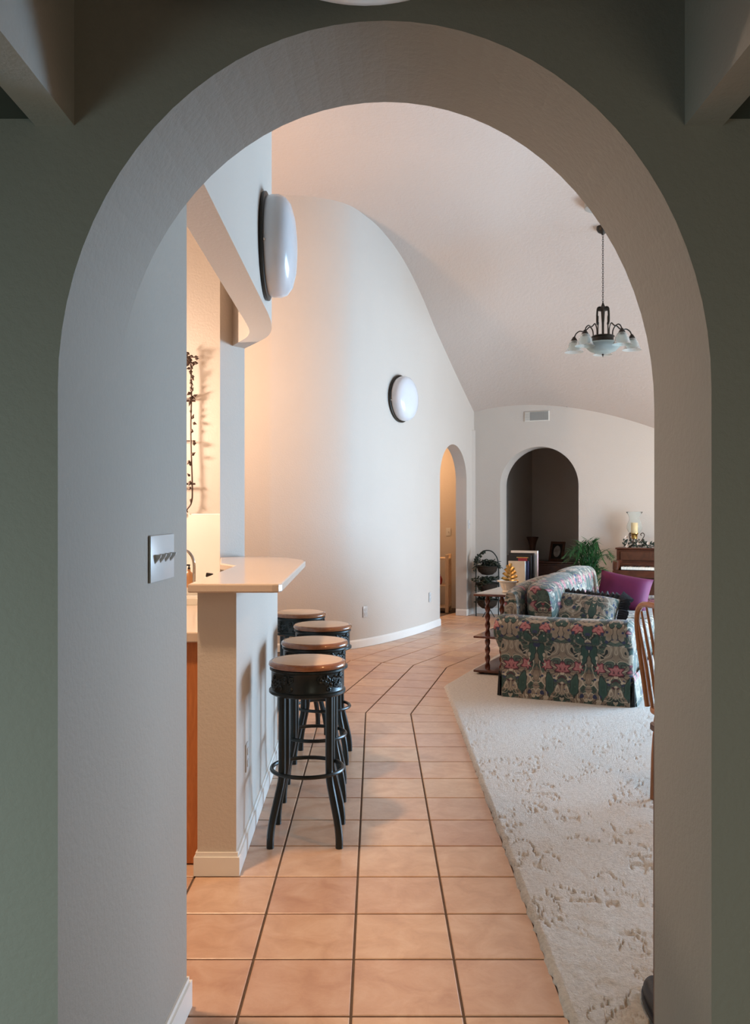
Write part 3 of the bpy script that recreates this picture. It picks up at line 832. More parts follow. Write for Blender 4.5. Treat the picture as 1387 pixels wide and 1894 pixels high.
def sconce(label, loc, rz):
    t = thing('wall_sconce', label, 'wall light', loc, rz, 'round white wall lights')
    R = Matrix.Rotation(PI / 2, 4, 'X')
    MB().lathe([(0.255, 0.0), (0.258, 0.005), (0.258, 0.016), (0.248, 0.021), (0.2, 0.021)], 48, R).build('backplate', 'bronze', t)
    MB().lathe([(0.236, 0.019), (0.243, 0.040), (0.244, 0.075), (0.232, 0.105), (0.20, 0.130), (0.14, 0.147), (0.07, 0.154), (1e-4, 0.156)], 48, R).build('diffuser', 'opal', t)
    for k in range(3):
        a = 2 * PI * k / 3 - 0.9
        MB().sphere((0.247 * math.cos(a), -0.024, 0.247 * math.sin(a)), 0.007, 8, 6).build('clip', 'steel', t)
    return t
sconce('large round white wall light on the header wall above the bar', (-0.5418, 4.33, 2.68), math.atan2(1, -0.0098))
p, d = on_curve(738); sconce('smaller looking round white wall light on the far curved wall', (p.x + d.y * .003, p.y - d.x * .003, 2.62), math.atan2(d.y, d.x))

# air vent on the far wall
t = thing('air_vent', 'grey and white air vent grille high on the far wall above the arch', 'vent', fpt(0.868, 0, 2.66), math.atan2(FU.y, FU.x))
MB().box((-0.168, -0.012, -0.066), (0.168, -0.0005, 0.066), 0.003, seg=1).build('frame', 'ventwhite', t)
for x0, x1, m in ((-0.155, -0.092, 'ventwhite'), (-0.086, 0.086, 'ventgrey'), (0.092, 0.155, 'ventgrey')):
    for k in range(8):
        z = -0.052 + k * 0.0142
        MB().box((x0, -0.018, z), (x1, -0.012, z + 0.0085)).build('louver', m, t)
MB().box((-0.157, -0.0125, -0.055), (0.157, -0.0121, 0.06)).build('duct_opening', 'ventgrey', t)

# ceiling fittings
def lathe_down(prof): return [(r, -z) for r, z in prof]
t = thing('ceiling_light', 'shallow white glass ceiling bowl at the top edge of the picture', 'ceiling light', (-0.016, 1.16, 2.645))
MB().lathe([(0.05, 0), (0.05, -0.02), (0.012, -0.03), (0.012, -0.44)], 20).build('stem', 'bronze', t)
MB().lathe([(0.22, -0.455), (0.20, -0.485), (0.15, -0.515), (0.08, -0.532), (1e-4, -0.537)], 40).lathe([(0.22, -0.455), (0.01, -0.44)], 40).build('glass_bowl', 'opal', t)
zc = zceil(2.19, 8.65)
t = thing('ceiling_disc', 'round grey flush ceiling fitting beside the chandelier canopy', 'ceiling fitting', (2.19, 8.65, zc))
MB().lathe([(0.14, 0.06), (0.15, -0.01), (0.145, -0.03), (0.12, -0.045), (0.05, -0.05), (1e-4, -0.05)], 36).build('cover', 'ventgrey', t)

# chandelier
CHX, CHY = 2.312, 9.0
zc = zceil(CHX, CHY)
def pz(ypx): return 1.38 + (948 - ypx) * CHY / 1637 - zc
t = thing('chandelier', 'dark bronze chandelier with pale glass shades hanging from the vault', 'chandelier', (CHX, CHY, zc))
MB().lathe([(0.064, 0.03), (0.064, -0.004), (0.05, -0.03), (0.02, -0.045), (0.008, -0.06)], 24).build('canopy', 'bronze', t)
z0, z1 = -0.055, pz(562); nl = 30
for k in range(nl):
    z = z0 + (z1 - z0) * (k + 0.5) / nl; L = (z0 - z1) / nl * 0.72
    lp = [(0.007 * math.cos(a), 0, z + L * math.sin(a)) for a in np.linspace(0, 2 * PI, 9)[:-1]]
    MB().tube(lp, 0.0024, 5, Matrix.Rotation(PI / 2 * (k % 2), 4, 'Z'), closed=True).build('chain_link', 'bronze', t)
zh0, zh1, zr1, zb0, zb1 = pz(563), pz(585), pz(623), pz(623), pz(636)
MB().lathe([(0.006, zh0 + 0.02), (0.012, zh0), (0.02, zh0 - 0.02), (0.05, zh0 - 0.05), (0.052, zh0 - 0.062), (0.02, zh0 - 0.07), (0.012, zh1 - 0.08)], 20).build('crown', 'bronze', t)
for k in range(6):
    a = 2 * PI * k / 6 + 0.3; c, s = math.cos(a), math.sin(a)
    MB().tube(smooth_path([(0.03 * c, 0.03 * s, zh0 - 0.03), (0.062 * c, 0.062 * s, zh0 - 0.05), (0.066 * c, 0.066 * s, zh1 - 0.06), (0.05 * c, 0.05 * s, zh1 - 0.075)], 4), 0.009, 6).build('crown_scroll', 'bronze', t)
    MB().tube([(0.056 * c, 0.056 * s, zh1), (0.058 * c, 0.058 * s, zr1)], 0.0055, 6).build('rod', 'bronze', t)
MB().tube([(0, 0, zh0), (0, 0, zr1)], 0.012, 8).build('centre_stem', 'bronze', t)
MB().lathe([(0.02, zb0 + 0.012), (0.108, zb0 + 0.010), (0.118, zb0), (0.106, zb0 - 0.010), (0.108, zb1 + 0.012), (0.122, zb1 + 0.004), (0.122, zb1 - 0.004), (0.09, zb1 - 0.006)], 32).build('band', 'bronze', t)
zbb = pz(655)
MB().lathe([(0.19, zb1 + 0.005), (0.18, zb1 - 0.022), (0.13, (zb1 + zbb) / 2 - 0.02), (0.06, zbb + 0.006), (1e-4, zbb)], 36).build('glass_bowl', 'paleglass', t)
MB().lathe([(0.01, zbb + 0.004), (0.012, zbb - 0.008), (0.004, zbb - 0.02), (0.004, zbb - 0.03)], 10).build('finial', 'bronze', t)
for k in range(5):
    a = 2 * PI * k / 5 + 0.08; c, s = math.cos(a), math.sin(a)
    pr = [(0.10, zb0 + 0.0), (0.105, zb0 + 0.07), (0.135, zb0 + 0.115), (0.17, zb0 + 0.09), (0.20, zb0 + 0.075), (0.245, zb0 + 0.082), (0.285, zb0 + 0.055), (0.30, zb0 + 0.015)]
    MB().tube(smooth_path([(q * c, q * s, z) for q, z in pr], 4), 0.0065, 6).build('arm', 'bronze', t)
    mt = Matrix.Translation((0.302 * c, 0.302 * s, zb0 + 0.02))
    MB().lathe([(0.008, 0.012), (0.018, 0.0), (0.036, -0.03), (0.034, -0.032)], 14, mt).build('shade_holder', 'bronze', t)
    MB().lathe([(0.030, -0.028), (0.045, -0.04), (0.064, -0.075), (0.072, -0.11), (0.09, -0.145), (0.098, -0.150)], 24, mt, cap=False).build('glass_shade', 'paleglass', t)

# ------------------------------------------------------------------ bar stools
def make_stool():
    t = thing('bar_stool', '', 'stool', (0, 0, 0), 0, 'black metal bar stools along the bar')
    MB().lathe([(0.02, 0.742), (0.148, 0.742), (0.150, 0.7515), (0.140, 0.754), (1e-4, 0.755)], 40).build('seat_top', 'seatwood', t)
    MB().lathe([(0.142, 0.728), (0.160, 0.728), (0.165, 0.736), (0.163, 0.746), (0.155, 0.752), (0.1505, 0.752)], 40, cap=False).build('seat_rim', 'copper', t)
    ap = MB().lathe([(0.155, 0.728), (0.160, 0.724), (0.160, 0.716), (0.154, 0.711), (0.153, 0.708), (0.153, 0.640), (0.155, 0.634), (0.163, 0.630), (0.163, 0.620), (0.156, 0.614), (0.05, 0.614)], 48).build('apron', 'blackmetal', t)
    rnd = random.Random(3)
    for side in range(4):      # four embossed scroll panels
        mb = MB(); ac = side * PI / 2 - 0.72
        for k in range(26):
            a = ac + rnd.uniform(-.46, .46); z = rnd.uniform(.648, .700); ph = rnd.uniform(0, 6.3)
            pts = []
            for q in range(6):
                rr = 0.011 * (1 - q / 8); th = ph + q * 1.0
                aa = a + rr * math.cos(th) / 0.153; zz = z + rr * math.sin(th)
                pts.append((0.1535 * math.cos(aa), 0.1535 * math.sin(aa), zz))
            mb.tube(pts, 0.0048, 5)
        mb.build('embossed_scrollwork', 'blackmetal', ap, kind='stuff')
    for sx, sy in ((-1, -1), (1, -1), (1, 1), (-1, 1)):
        pr = [(0.098, 0.62), (0.098, 0.45), (0.098, 0.315), (0.101, 0.262), (0.116, 0.19), (0.133, 0.11), (0.141, 0.05), (0.142, 0.0)]
        pth = [p for p in smooth_path([(sx * q, sy * q, z) for q, z in pr], 4)]
        MB().tube(pth, 0.0155, 8).build('leg', 'blackmetal', t)
    MB().tube([(0.152 * math.cos(a), 0.152 * math.sin(a), 0.292) for a in np.linspace(0, 2 * PI, 41)[:-1]], 0.0088, 8, closed=True).build('footrest_ring', 'blackmetal', t)
    return t
st = make_stool()
st['label'] = 'nearest black metal bar stool, whole in view in front of the others'
st.location = (-0.291, 3.78, 0)
dup(st, (-0.300, 4.36, 0), 0.03, 'second bar stool from the front, behind the nearest one')
dup(st, (-0.298, 4.99, 0), -0.04, 'third bar stool from the front, between second and farthest stool')
dup(st, (-0.478, 5.60, 0), 0.25, 'farthest bar stool, set left of the others past the counter corner')

# ------------------------------------------------------------------ sofa
SU = Vector((0.91, -0.4147)).normalized()
SP = (0.935, 6.60, 0.0)
sofa = thing('sofa', 'floral tapestry sofa on the cream carpet, its arm end facing forward', 'sofa', SP, math.atan2(SU.y, SU.x))
# local x = depth from back (0) to front (0.93), y = length (0..2.2)
SD, SLN = 0.95, 2.20
def rounded_block(lo, hi, bev, seg=4): return MB().box(lo, hi, bev, seg=seg)
MB().box((0.03, 0.05, 0.06), (SD - 0.03, SLN - 0.05, 0.40), 0.02).build('base', 'sofa', sofa)
def arm_profile(out):
    # (y, z) outline of the arm; out = -1 near arm, mirrored for far arm
    pts = [(0.0, 0.16), (0.0, 0.40), (0.0, 0.425), (-0.020, 0.44), (-0.045, 0.465), (-0.058, 0.51), (-0.050, 0.555), (-0.025, 0.592), (0.02, 0.612), (0.09, 0.618), (0.16, 0.610), (0.205, 0.585), (0.225, 0.54), (0.225, 0.16)]
    return pts
def arm(flip):
    mb = MB(); P = arm_profile(1); xs = [-0.045, -0.035, -0.015, 0.02] + list(np.linspace(0.1, SD - 0.1, 8)) + [SD - 0.03, SD - 0.008, SD]
    rows = []
    for x in xs:
        e = 0.0
        if x < 0.0: e = 0.018 * (-x / 0.045) ** 2
        if x > SD - 0.04: e = 0.03 * ((x - SD + 0.04) / 0.04) ** 2
        row = []
        for y, z in P:
            yy = y + e * (1 if y < 0.08 else -1); zz = z - (e if z > 0.5 else 0)
            zz -= 0.01 * math.sin(PI * min(1, max(0, x / SD))) if z > 0.45 else 0
            xx = max(x, 0.0) if z < 0.42 else x
            row.append((xx, SLN - yy if flip else yy, zz))
        rows.append(row)
    mb.grid(rows)
    mb.add(rows[0], [tuple(range(len(P)))], True); mb.add(rows[-1], [tuple(range(len(P)))], True)
    return mb
MB.build(arm(False), 'arm', 'sofa', sofa)
MB.build(arm(True), 'arm', 'sofa', sofa)
# frame back with soft top
def soft_slab(x0, x1, y0, y1, zf0, zf1, lean=0.0, puff=0.03, n=18, m=14):
    # cushion standing on edge: thickness x0..x1, length y0..y1, height functions
    mb = MB(); rows = []
    for i in range(n + 1):
        v = i / n; y = y0 + (y1 - y0) * v
        endf = (1 - abs(2 * v - 1) ** 6) ** 0.5 if 0 < v < 1 else 0.0
        endf = max(endf, 0.25)
        row = []
        zb, zt = zf0(v), zf1(v)
        for k in range(2 * m):
            a = 2 * PI * k / (2 * m)
            ca, sa = math.cos(a), math.sin(a)
            sx = math.copysign(abs(ca) ** 0.55, ca); sz = math.copysign(abs(sa) ** 0.35, sa)
            hx = (x1 - x0) / 2 * (0.55 + 0.45 * endf); hz = (zt - zb) / 2 * (0.90 + 0.10 * endf)
            x = (x0 + x1) / 2 + hx * sx * (1 + puff * 4 * (1 - abs(sz)))
            z = (zb + zt) / 2 + hz * sz
            x -= lean * (z - zb)
            row.append((x, y, z))
        row.append(row[0]); rows.append(row)
    mb.grid(rows)
    mb.add(rows[0][:-1], [tuple(range(2 * m))], True); mb.add(rows[-1][:-1], [tuple(range(2 * m))], True)
    return mb
MB.build(soft_slab(-0.02, 0.13, 0.10, SLN - 0.1, lambda v: 0.15, lambda v: 0.80 + 0.035 * math.sin(PI * v) ** 1.0, 0.02, 0.0), 'back', 'sofa', sofa)
mid = SLN / 2
for y0, y1, a, bq in ((0.19, mid - 0.004, 0.825, 0.885), (mid + 0.004, SLN - 0.19, 0.885, 0.885)):
    MB.build(soft_slab(0.15, 0.39, y0, y1, lambda v: 0.44, lambda v, a=a, bq=bq: a + (bq - a) * v + 0.01 * math.sin(PI * v), 0.10, 0.02), 'back_cushion', 'sofa', sofa)
for y0, y1 in ((0.23, mid - 0.004), (mid + 0.004, SLN - 0.23)):
    MB().box((0.20, y0, 0.36), (SD + 0.005, y1, 0.515), 0.045, seg=4).build('seat_cushion', 'sofa', sofa)
# skirt in four flared panels with open corner pleats
def skirt(pa, pb, nrm):
    mb = MB(); rows = []; pa = Vector(pa); pb = Vector(pb); nr = Vector(nrm)
    for k in range(25):
        q = pa + (pb - pa) * k / 24; wv = 0.004 * math.sin(k * 1.9)
        rows.append([tuple(Vector((q.x, q.y, z)) + nr * (o + wv * (0.2 - z) / 0.2)) for o, z in ((0.004, 0.225), (0.012, 0.215), (0.020, 0.12), (0.032, 0.018), (0.022, 0.018), (0.002, 0.21))])
    mb.grid(rows)
    for rr in (rows[0], rows[-1]): mb.add(rr, [tuple(range(6))])
    return mb
MB.build(skirt((0.012, 0.0, 0), (SD - 0.012, 0.0, 0), (0, -1, 0)), 'skirt_panel', 'sofa', sofa)
MB.build(skirt((SD, 0.012, 0), (SD, SLN - 0.012, 0), (1, 0, 0)), 'skirt_panel', 'sofa', sofa)
MB.build(skirt((0.0, 0.012, 0), (0.0, SLN - 0.012, 0), (-1, 0, 0)), 'skirt_panel', 'sofa', sofa)
MB.build(skirt((0.012, SLN, 0), (SD - 0.012, SLN, 0), (0, 1, 0)), 'skirt_panel', 'sofa', sofa)
for x, y in ((-0.012, -0.006), (SD + 0.010, -0.006)):
    MB().add([(x - 0.012, y - 0.010, 0.02), (x + 0.012, y - 0.010, 0.02), (x + 0.012, y + 0.02, 0.02), (x - 0.012, y + 0.02, 0.02), (x - 0.004, y, 0.20), (x + 0.004, y, 0.20), (x + 0.004, y + 0.01, 0.20), (x - 0.004, y + 0.01, 0.20)],
             [(0, 1, 5, 4), (1, 2, 6, 5), (2, 3, 7, 6), (3, 0, 4, 7), (4, 5, 6, 7), (0, 3, 2, 1)]).build('corner_pleat', 'dark', sofa)
for x in (0.07, SD - 0.07):
    for y in (0.08, SLN - 0.08):
        MB().lathe([(0.02, 0.012), (0.03, 0.07)], 10, Matrix.Translation((x, y, 0))).build('foot', 'walnut', sofa)

def pillow_mb(w, h, th, n=16, pinch=0.06):
    mb = MB()
    for sgn in (1, -1):
        rows = []
        for i in range(n + 1):
            row = []
            for j in range(n + 1):
                u = 2 * i / n - 1; v = 2 * j / n - 1
                px = u * w / 2 * (1 - pinch * (1 - abs(v) ** 2) * 0 - pinch * v * v * 0) * (1 - pinch * (1 - v * v) * abs(u))
                py = v * h / 2 * (1 - pinch * (1 - u * u) * abs(v))
                pzv = sgn * th / 2 * ((1 - u ** 4) * (1 - v ** 4)) ** 0.6
                row.append((px, pzv, py))
            rows.append(row)
        mb.grid(rows)
    return mb
def sofa_world(x, y, z):
    c, s = SU.x, SU.y
    return (SP[0] + x * c - y * s, SP[1] + x * s + y * c, z)
base_ang = math.atan2(SU.y, SU.x)
t = thing('magenta_pillow', 'plain magenta satin throw pillow on the far end of the sofa', 'pillow', sofa_world(0.62, 1.74, 0.665), rot=(math.radians(-22), math.radians(10), base_ang + 0.05))
MB.build(pillow_mb(0.46, 0.34, 0.17), 'cover', 'magenta', t)
t = thing('ruffled_pillow', 'floral throw pillow edged with a black ruffle against the near sofa arm', 'pillow', sofa_world(0.53, 0.40, 0.615), rot=(math.radians(-50), math.radians(4), base_ang + 0.02))
MB.build(pillow_mb(0.52, 0.36, 0.17), 'cover', 'sofa', t)
mb = MB(); rows = []; NR = 160
for k in range(NR):
    q = k / NR * 4; side = int(q); f = q - side; f = f * 2 - 1
    if side == 0: x, z, nx, nz = f, 1, 0, 1
    elif side == 1: x, z, nx, nz = 1, -f, 1, 0
    elif side == 2: x, z, nx, nz = -f, -1, 0, -1
    else: x, z, nx, nz = -1, f, -1, 0
    cr = max(0, abs(f) - 0.8) / 0.2
    px = x * 0.26; pzv = z * 0.18
    if cr > 0:
        ox, oz = (math.copysign(1, x), math.copysign(1, z)); nx, nz = nx + ox * cr * 0.25, nz + oz * cr * 0.25
    w = 0.022 * math.sin(k * 2.2); e = 0.062 + 0.008 * math.sin(k * 1.3)
    rows.append([(px * 0.97, -0.012, pzv * 0.97), (px + nx * e * .5, -0.012 + w * .7, pzv + nz * e * .5), (px + nx * e, w, pzv + nz * e), (px + nx * e * .5, 0.012 + w * .7, pzv + nz * e * .5), (px * 0.97, 0.012, pzv * 0.97)])
mb.grid(rows, closed_u=True)
mb.build('ruffle', 'fringe', t, label='black ruffled edging')

# ------------------------------------------------------------------ sofa table and what stands on it
TB = (0.825, 7.47)
tang = base_ang
t = thing('sofa_table', 'narrow dark red wooden console with pale top behind the sofa', 'table', (TB[0], TB[1], 0), tang)
TW, TL = 0.335, 1.25
MB().box((0, 0, 0.676), (TW, TL, 0.694), 0.005).build('top_frame', 'mahogany', t)
MB().box((0.014, 0.014, 0.694), (TW - 0.014, TL - 0.014, 0.698)).build('top_inlay', 'tabletop', t, label='pale marble inlay')
MB().box((0.0, 0.0, 0.322), (TW, TL, 0.340), 0.004).build('shelf', 'mahogany', t)
MB().box((0.0, 0.0, 0.035), (TW, TL, 0.055), 0.004).build('bottom_shelf', 'walnut', t)
for y in (0.08, TL - 0.08):
    for x in (0.10, 0.225):
        for z0, z1 in ((0.055, 0.322), (0.340, 0.676)):
            mb = MB(); rows = []; n = 34
            for i in range(n + 1):
                z = z0 + (z1 - z0) * i / n; row = []
                for k in range(12):
                    a = 2 * PI * k / 12; rr = 0.0185 + 0.0045 * math.cos(2 * a - z * 90)
                    row.append((x + rr * math.cos(a), y + rr * math.sin(a), z))
                row.append(row[0]); rows.append(row)
            mb.grid(rows); mb.build('twisted_post', 'mahogany', t)
for x in (0.05, TW - 0.05):
    for y in (0.06, TL - 0.06):
        MB().lathe([(0.020, 0.018), (0.026, 0.03), (0.018, 0.036)], 12, Matrix.Translation((x, y, 0))).build('bun_foot', 'walnut', t)
def table_world(x, y, z):
    c, s = math.cos(tang), math.sin(tang)
    return (TB[0] + x * c - y * s, TB[1] + x * s + y * c, z)
# urn with gilded acanthus
t = thing('plaster_urn', 'cream fluted urn on the sofa table holding a gilded leaf', 'urn', table_world(0.245, 0.20, 0.6985), tang)
prof = [(rr_, zz_ * 0.68) for rr_, zz_ in [(0.035, 0), (0.052, 0.004), (0.05, 0.015), (0.042, 0.03), (0.055, 0.06), (0.066, 0.10), (0.070, 0.125), (0.085, 0.133), (0.092, 0.14), (0.092, 0.152), (0.078, 0.152), (0.066, 0.12)]]
rows = []
for rr, z in prof:
    row = []
    for k in range(49):
        a = 2 * PI * k / 48; q = rr * (1 + (0.05 * math.cos(a * 12) if 0.02 < z < 0.08 else 0))
        row.append((q * math.cos(a), q * math.sin(a), z))
    rows.append(row)
mb = MB(); mb.grid(rows); mb.add(rows[0][:-1], [tuple(range(48))]); mb.build('bowl', 'urn', t)
MB().lathe([(1e-4, 0.083), (0.067, 0.083)], 24).build('filling', 'soil', t)
t = thing('gilded_acanthus', 'gilded acanthus leaf ornament rising from the cream urn', 'ornament', table_world(0.265, 0.20, 0.782), tang)
mb = MB().tube([(0, 0, 0), (0.004, 0, 0.07), (0.008, 0, 0.125)], [0.010, 0.007, 0.004], 8)
mb.build('stalk', 'gold', t)
for k in range(9):
    f = k / 8; side = -1 if k % 2 else 1
    z = 0.01 + 0.10 * f; L = 0.068 - 0.012 * f; a = 0.10 + 1.15 * f
    dx = side * math.cos(a); dz = math.sin(a)
    if k == 8: dx, dz = 0.1, 1
    pts = [Vector((0, 0, z)), Vector((dx * L * .5, -0.012, z + dz * L * .5)), Vector((dx * L, -0.010, z + dz * L)), Vector((dx * L * 1.15, -0.028, z + dz * L * 0.95))]
    mb = MB(); rows = []
    for i, p in enumerate(smooth_path(pts, 4)):
        w = 0.0145 * math.sin(PI * (0.15 + 0.8 * i / 12)); s = Vector((-dz, 0, dx))
        rows.append([tuple(p - s * w), tuple(p + Vector((0, -0.006, 0))), tuple(p + s * w), tuple(p + Vector((0, 0.004, 0)))] + [tuple(p - s * w)])
    mb.grid(rows); mb.build('leaf', 'gold', t)
# books
def book(label, x, y, w, d, h, cover, spine=None):
    # spine faces -y, cover on the -x ... thickness along y, width along x
    t = thing('book', label, 'book', table_world(x, y, 0.6985), tang + random.uniform(-.03, .03), 'books standing on the sofa table')
    MB().box((0, 0, 0), (w, 0.003, h)).box((0, d - 0.003, 0), (w, d, h)).box((w - 0.003, 0.003, 0), (w, d - 0.003, h)).build('cover', cover, t)
    MB().box((0.004, 0.004, 0.004), (w - 0.004, d - 0.004, h - 0.004)).build('pages', 'pages', t)
    if spine: MB().box((w, 0.002, 0.02), (w + 0.0012, d - 0.002, h - 0.02)).build('spine_band', spine, t)
    return t
b = book('short cream book standing in front of the black ones', 0.075, 0.80, 0.155, 0.030, 0.235, 'bookcream', 'bookwhite')
b = book('thin navy book behind the short cream book', 0.09, 0.836, 0.165, 0.018, 0.235, 'booknavy')
b = book('black book with a red patch on its cover, among the sofa table books', 0.045, 0.862, 0.225, 0.028, 0.285, 'bookblack')
MB().box((0.105, -0.0012, 0.15), (0.19, 0.0, 0.262)).build('cover_patch', 'bookred', b, label='red patch')
MB().box((0.09, -0.0016, 0.262), (0.20, 0.0, 0.270)).build('title_line', 'gold', b)
b = book('tall plain black book near the back of the standing books', 0.05, 0.900, 0.24, 0.030, 0.305, 'bookblack')
b = book('tallest white and pink book at the back of the standing books', 0.06, 0.940, 0.25, 0.034, 0.325, 'bookwhite', 'bookpink')

# ------------------------------------------------------------------ tiered plant stand
t = thing('plant_stand', 'black iron tiered plant stand in the corner beside the far arch', 'plant stand', (1.49, 11.80, 0), 0.0)
H = 0.875
MB().tube(smooth_path([(-0.15, 0, 0.0), (-0.15, 0, 0.3), (-0.15, 0, 0.62), (-0.135, 0, 0.76), (-0.075, 0, 0.85), (0, 0, 0.875), (0.075, 0, 0.85), (0.135, 0, 0.76), (0.15, 0, 0.62), (0.15, 0, 0.3), (0.15, 0, 0)], 5), 0.008, 8).build('handle_frame', 'greeniron', t)
for k in range(3):
    MB().tube([(0.0, -0.12, 0.13), (0.0 + (k - 1) * 0.08, -0.14, 0.0)], 0.006, 6).build('leg', 'greeniron', t)
ivy = []
for z, r in ((0.15, 0.145), (0.37, 0.15), (0.60, 0.145)):
    MB().tube([(r * math.cos(a), r * math.sin(a), z + 0.07) for a in np.linspace(0, 2 * PI, 25)[:-1]], 0.007, 6, closed=True).build('basket_rim', 'greeniron', t)
    bk = MB().lathe([(0.01, z - 0.055), (r * 0.5, z - 0.045), (r * 0.85, z - 0.0), (r * 0.98, z + 0.065), (0.02, z + 0.06)], 24).build('basket', 'basket', t)
def ivy_plant(label, zc, n, spread, trail):
    p = thing('ivy_plant', label, 'plant', (1.49, 11.80, zc), 0, None)
    mb = MB(); st_ = MB()
    for k in range(14):
        a = random.uniform(0, 2 * PI); L = spread * random.uniform(.6, 1.15)
        e = Vector((L * math.cos(a), L * math.sin(a), random.uniform(-trail, 0.06)))
        pts = smooth_path([(0, 0, 0), (e.x * .5, e.y * .5, 0.06), tuple(e)], 5)
        st_.tube(pts, 0.0025, 4)
        for q in range(n // 14):
            c = random.choice(pts) + Vector([random.uniform(-.02, .02) for _ in range(3)])
            d = Vector((random.uniform(-1, 1), random.uniform(-1, 1), random.uniform(-.6, .5)))
            leaf_shape(mb, c, d, (random.uniform(-.4, .4), random.uniform(-.9, -.1), 0.6), random.uniform(.03, .055), random.uniform(.03, .045))
    st_.build('stems', 'basket', p, kind='stuff'); mb.build('foliage', 'leaf', p, kind='stuff')
    return p
ivy_plant('dark ivy plant in the lowest basket of the plant stand', 0.22, 150, 0.15, 0.04)
ivy_plant('dark ivy plant in the middle basket of the plant stand', 0.44, 260, 0.19, 0.10)
ivy_plant('dark ivy plant in the top basket of the plant stand', 0.67, 260, 0.19, 0.10)
mb = MB()
for k in range(46):
    f = random.uniform(0, 1); a = PI - f * 1.25
    c = Vector((0.145 * math.cos(a) + random.uniform(-.02, .02), random.uniform(-.02, .01), 0.69 + 0.17 * math.sin(a) + random.uniform(-.015, .015)))
    leaf_shape(mb, c, (random.uniform(-1, 1), random.uniform(-.6, .2), random.uniform(-1, 1)), (0, -1, 0.2), .035, .032)
vine = mb.build('climbing_ivy', 'leaf', t, kind='stuff')

# pine shelf in the little hall
t = thing('pine_rack', 'small pale pine shelf rack inside the narrow arched doorway', 'shelf', (0.930, 12.22, 0), -0.22)
for x in (-0.35, 0.06):
    for y in (-0.03, 0.26):
        MB().box((x - 0.022, y - 0.022, 0.001), (x + 0.022, y + 0.022, 0.80), 0.004, seg=1).build('post', 'pine', t)
for z in (0.06, 0.36, 0.73):
    MB().box((-0.37, -0.03, z), (0.08, 0.28, z + 0.022), 0.003, seg=1).build('shelf_board', 'pine', t)
t2 = thing('red_jar', 'red jar on the middle shelf of the pine rack', 'jar', (0.868, 12.27, 0.3835))
MB().lathe([(0.04, 0), (0.055, 0.02), (0.06, 0.07), (0.045, 0.11), (0.03, 0.12), (0.034, 0.13)], 18).build('jar_body', 'red', t2)
MB().lathe([(0.034, 0.13), (0.03, 0.145), (0.008, 0.152), (0.008, 0.165), (1e-4, 0.168)], 14).build('lid', 'red', t2)
t2 = thing('black_pot', 'small black pot left of the red jar on the pine rack', 'pot', (0.77, 12.29, 0.3835))
MB().lathe([(0.03, 0), (0.042, 0.01), (0.045, 0.05), (0.04, 0.07), (0.036, 0.07)], 16).build('pot_body', 'blackplastic', t2)
MB().tube(smooth_path([(-0.03, 0, 0.065), (0, 0, 0.10), (0.03, 0, 0.065)], 4), 0.004, 6).build('handle', 'blackplastic', t2)

# ------------------------------------------------------------------ far study: chest, vase, picture
fa = math.atan2(FU.y, FU.x)
t = thing('wooden_chest', 'low dark brown chest in the dim room beyond the far arch', 'chest', fpt(0.76, 1.78), fa)
MB().box((-0.48, -0.22, 0.06), (0.48, 0.22, 0.62), 0.006, seg=1).build('body', 'pianowood', t)
MB().box((-0.50, -0.24, 0.62), (0.50, 0.23, 0.65), 0.006, seg=1).build('top', 'pianowood', t)
for k in range(3):
    MB().box((-0.45, -0.232, 0.10 + k * 0.17), (0.45, -0.22, 0.25 + k * 0.17), 0.004, seg=1).build('drawer', 'pianowood', t)
MB().box((-0.48, -0.2, 0.001), (0.48, 0.2, 0.06)).build('plinth', 'walnut', t)
t = thing('trumpet_vase', 'brown trumpet shaped vase on the chest in the dim room', 'vase', fpt(0.36, 1.68, 0.6505), fa)
MB().lathe([(0.05, 0), (0.055, 0.01), (0.035, 0.03), (0.038, 0.12), (0.05, 0.22), (0.065, 0.29), (0.09, 0.345), (0.095, 0.36), (0.075, 0.35), (0.05, 0.29)], 20).build('vase_body', 'walnut', t)
t = thing('picture_frame', 'dark framed oval picture leaning on the chest in the dim room', 'picture frame', fpt(0.72, 1.64, 0.651), rot=(math.radians(-14), 0, fa - 0.35))
MB().box((-0.125, 0, 0), (0.125, 0.018, 0.036)).box((-0.125, 0, 0.264), (0.125, 0.018, 0.30)).box((-0.125, 0, 0.03), (-0.09, 0.018, 0.27)).box((0.09, 0, 0.03), (0.125, 0.018, 0.27)).build('frame', 'walnut', t)
MB().box((-0.09, 0.008, 0.036), (0.09, 0.014, 0.264)).build('mat_board', 'bronze', t)
mb = MB(); mb.add([(0.06 * math.cos(a), 0.0075, 0.15 + 0.088 * math.sin(a)) for a in np.linspace(0, 2 * PI, 25)[:-1]], [tuple(range(24))]); mb.build('oval_print', 'photo', t)
MB().add([(-0.03, 0.018, 0.18), (0.03, 0.018, 0.18), (0.03, 0.085, 0.022), (-0.03, 0.085, 0.022), (-0.03, 0.018, 0.17), (0.03, 0.018, 0.17)], [(0, 1, 2, 3), (4, 3, 2, 5)]).build('easel_back', 'walnut', t)

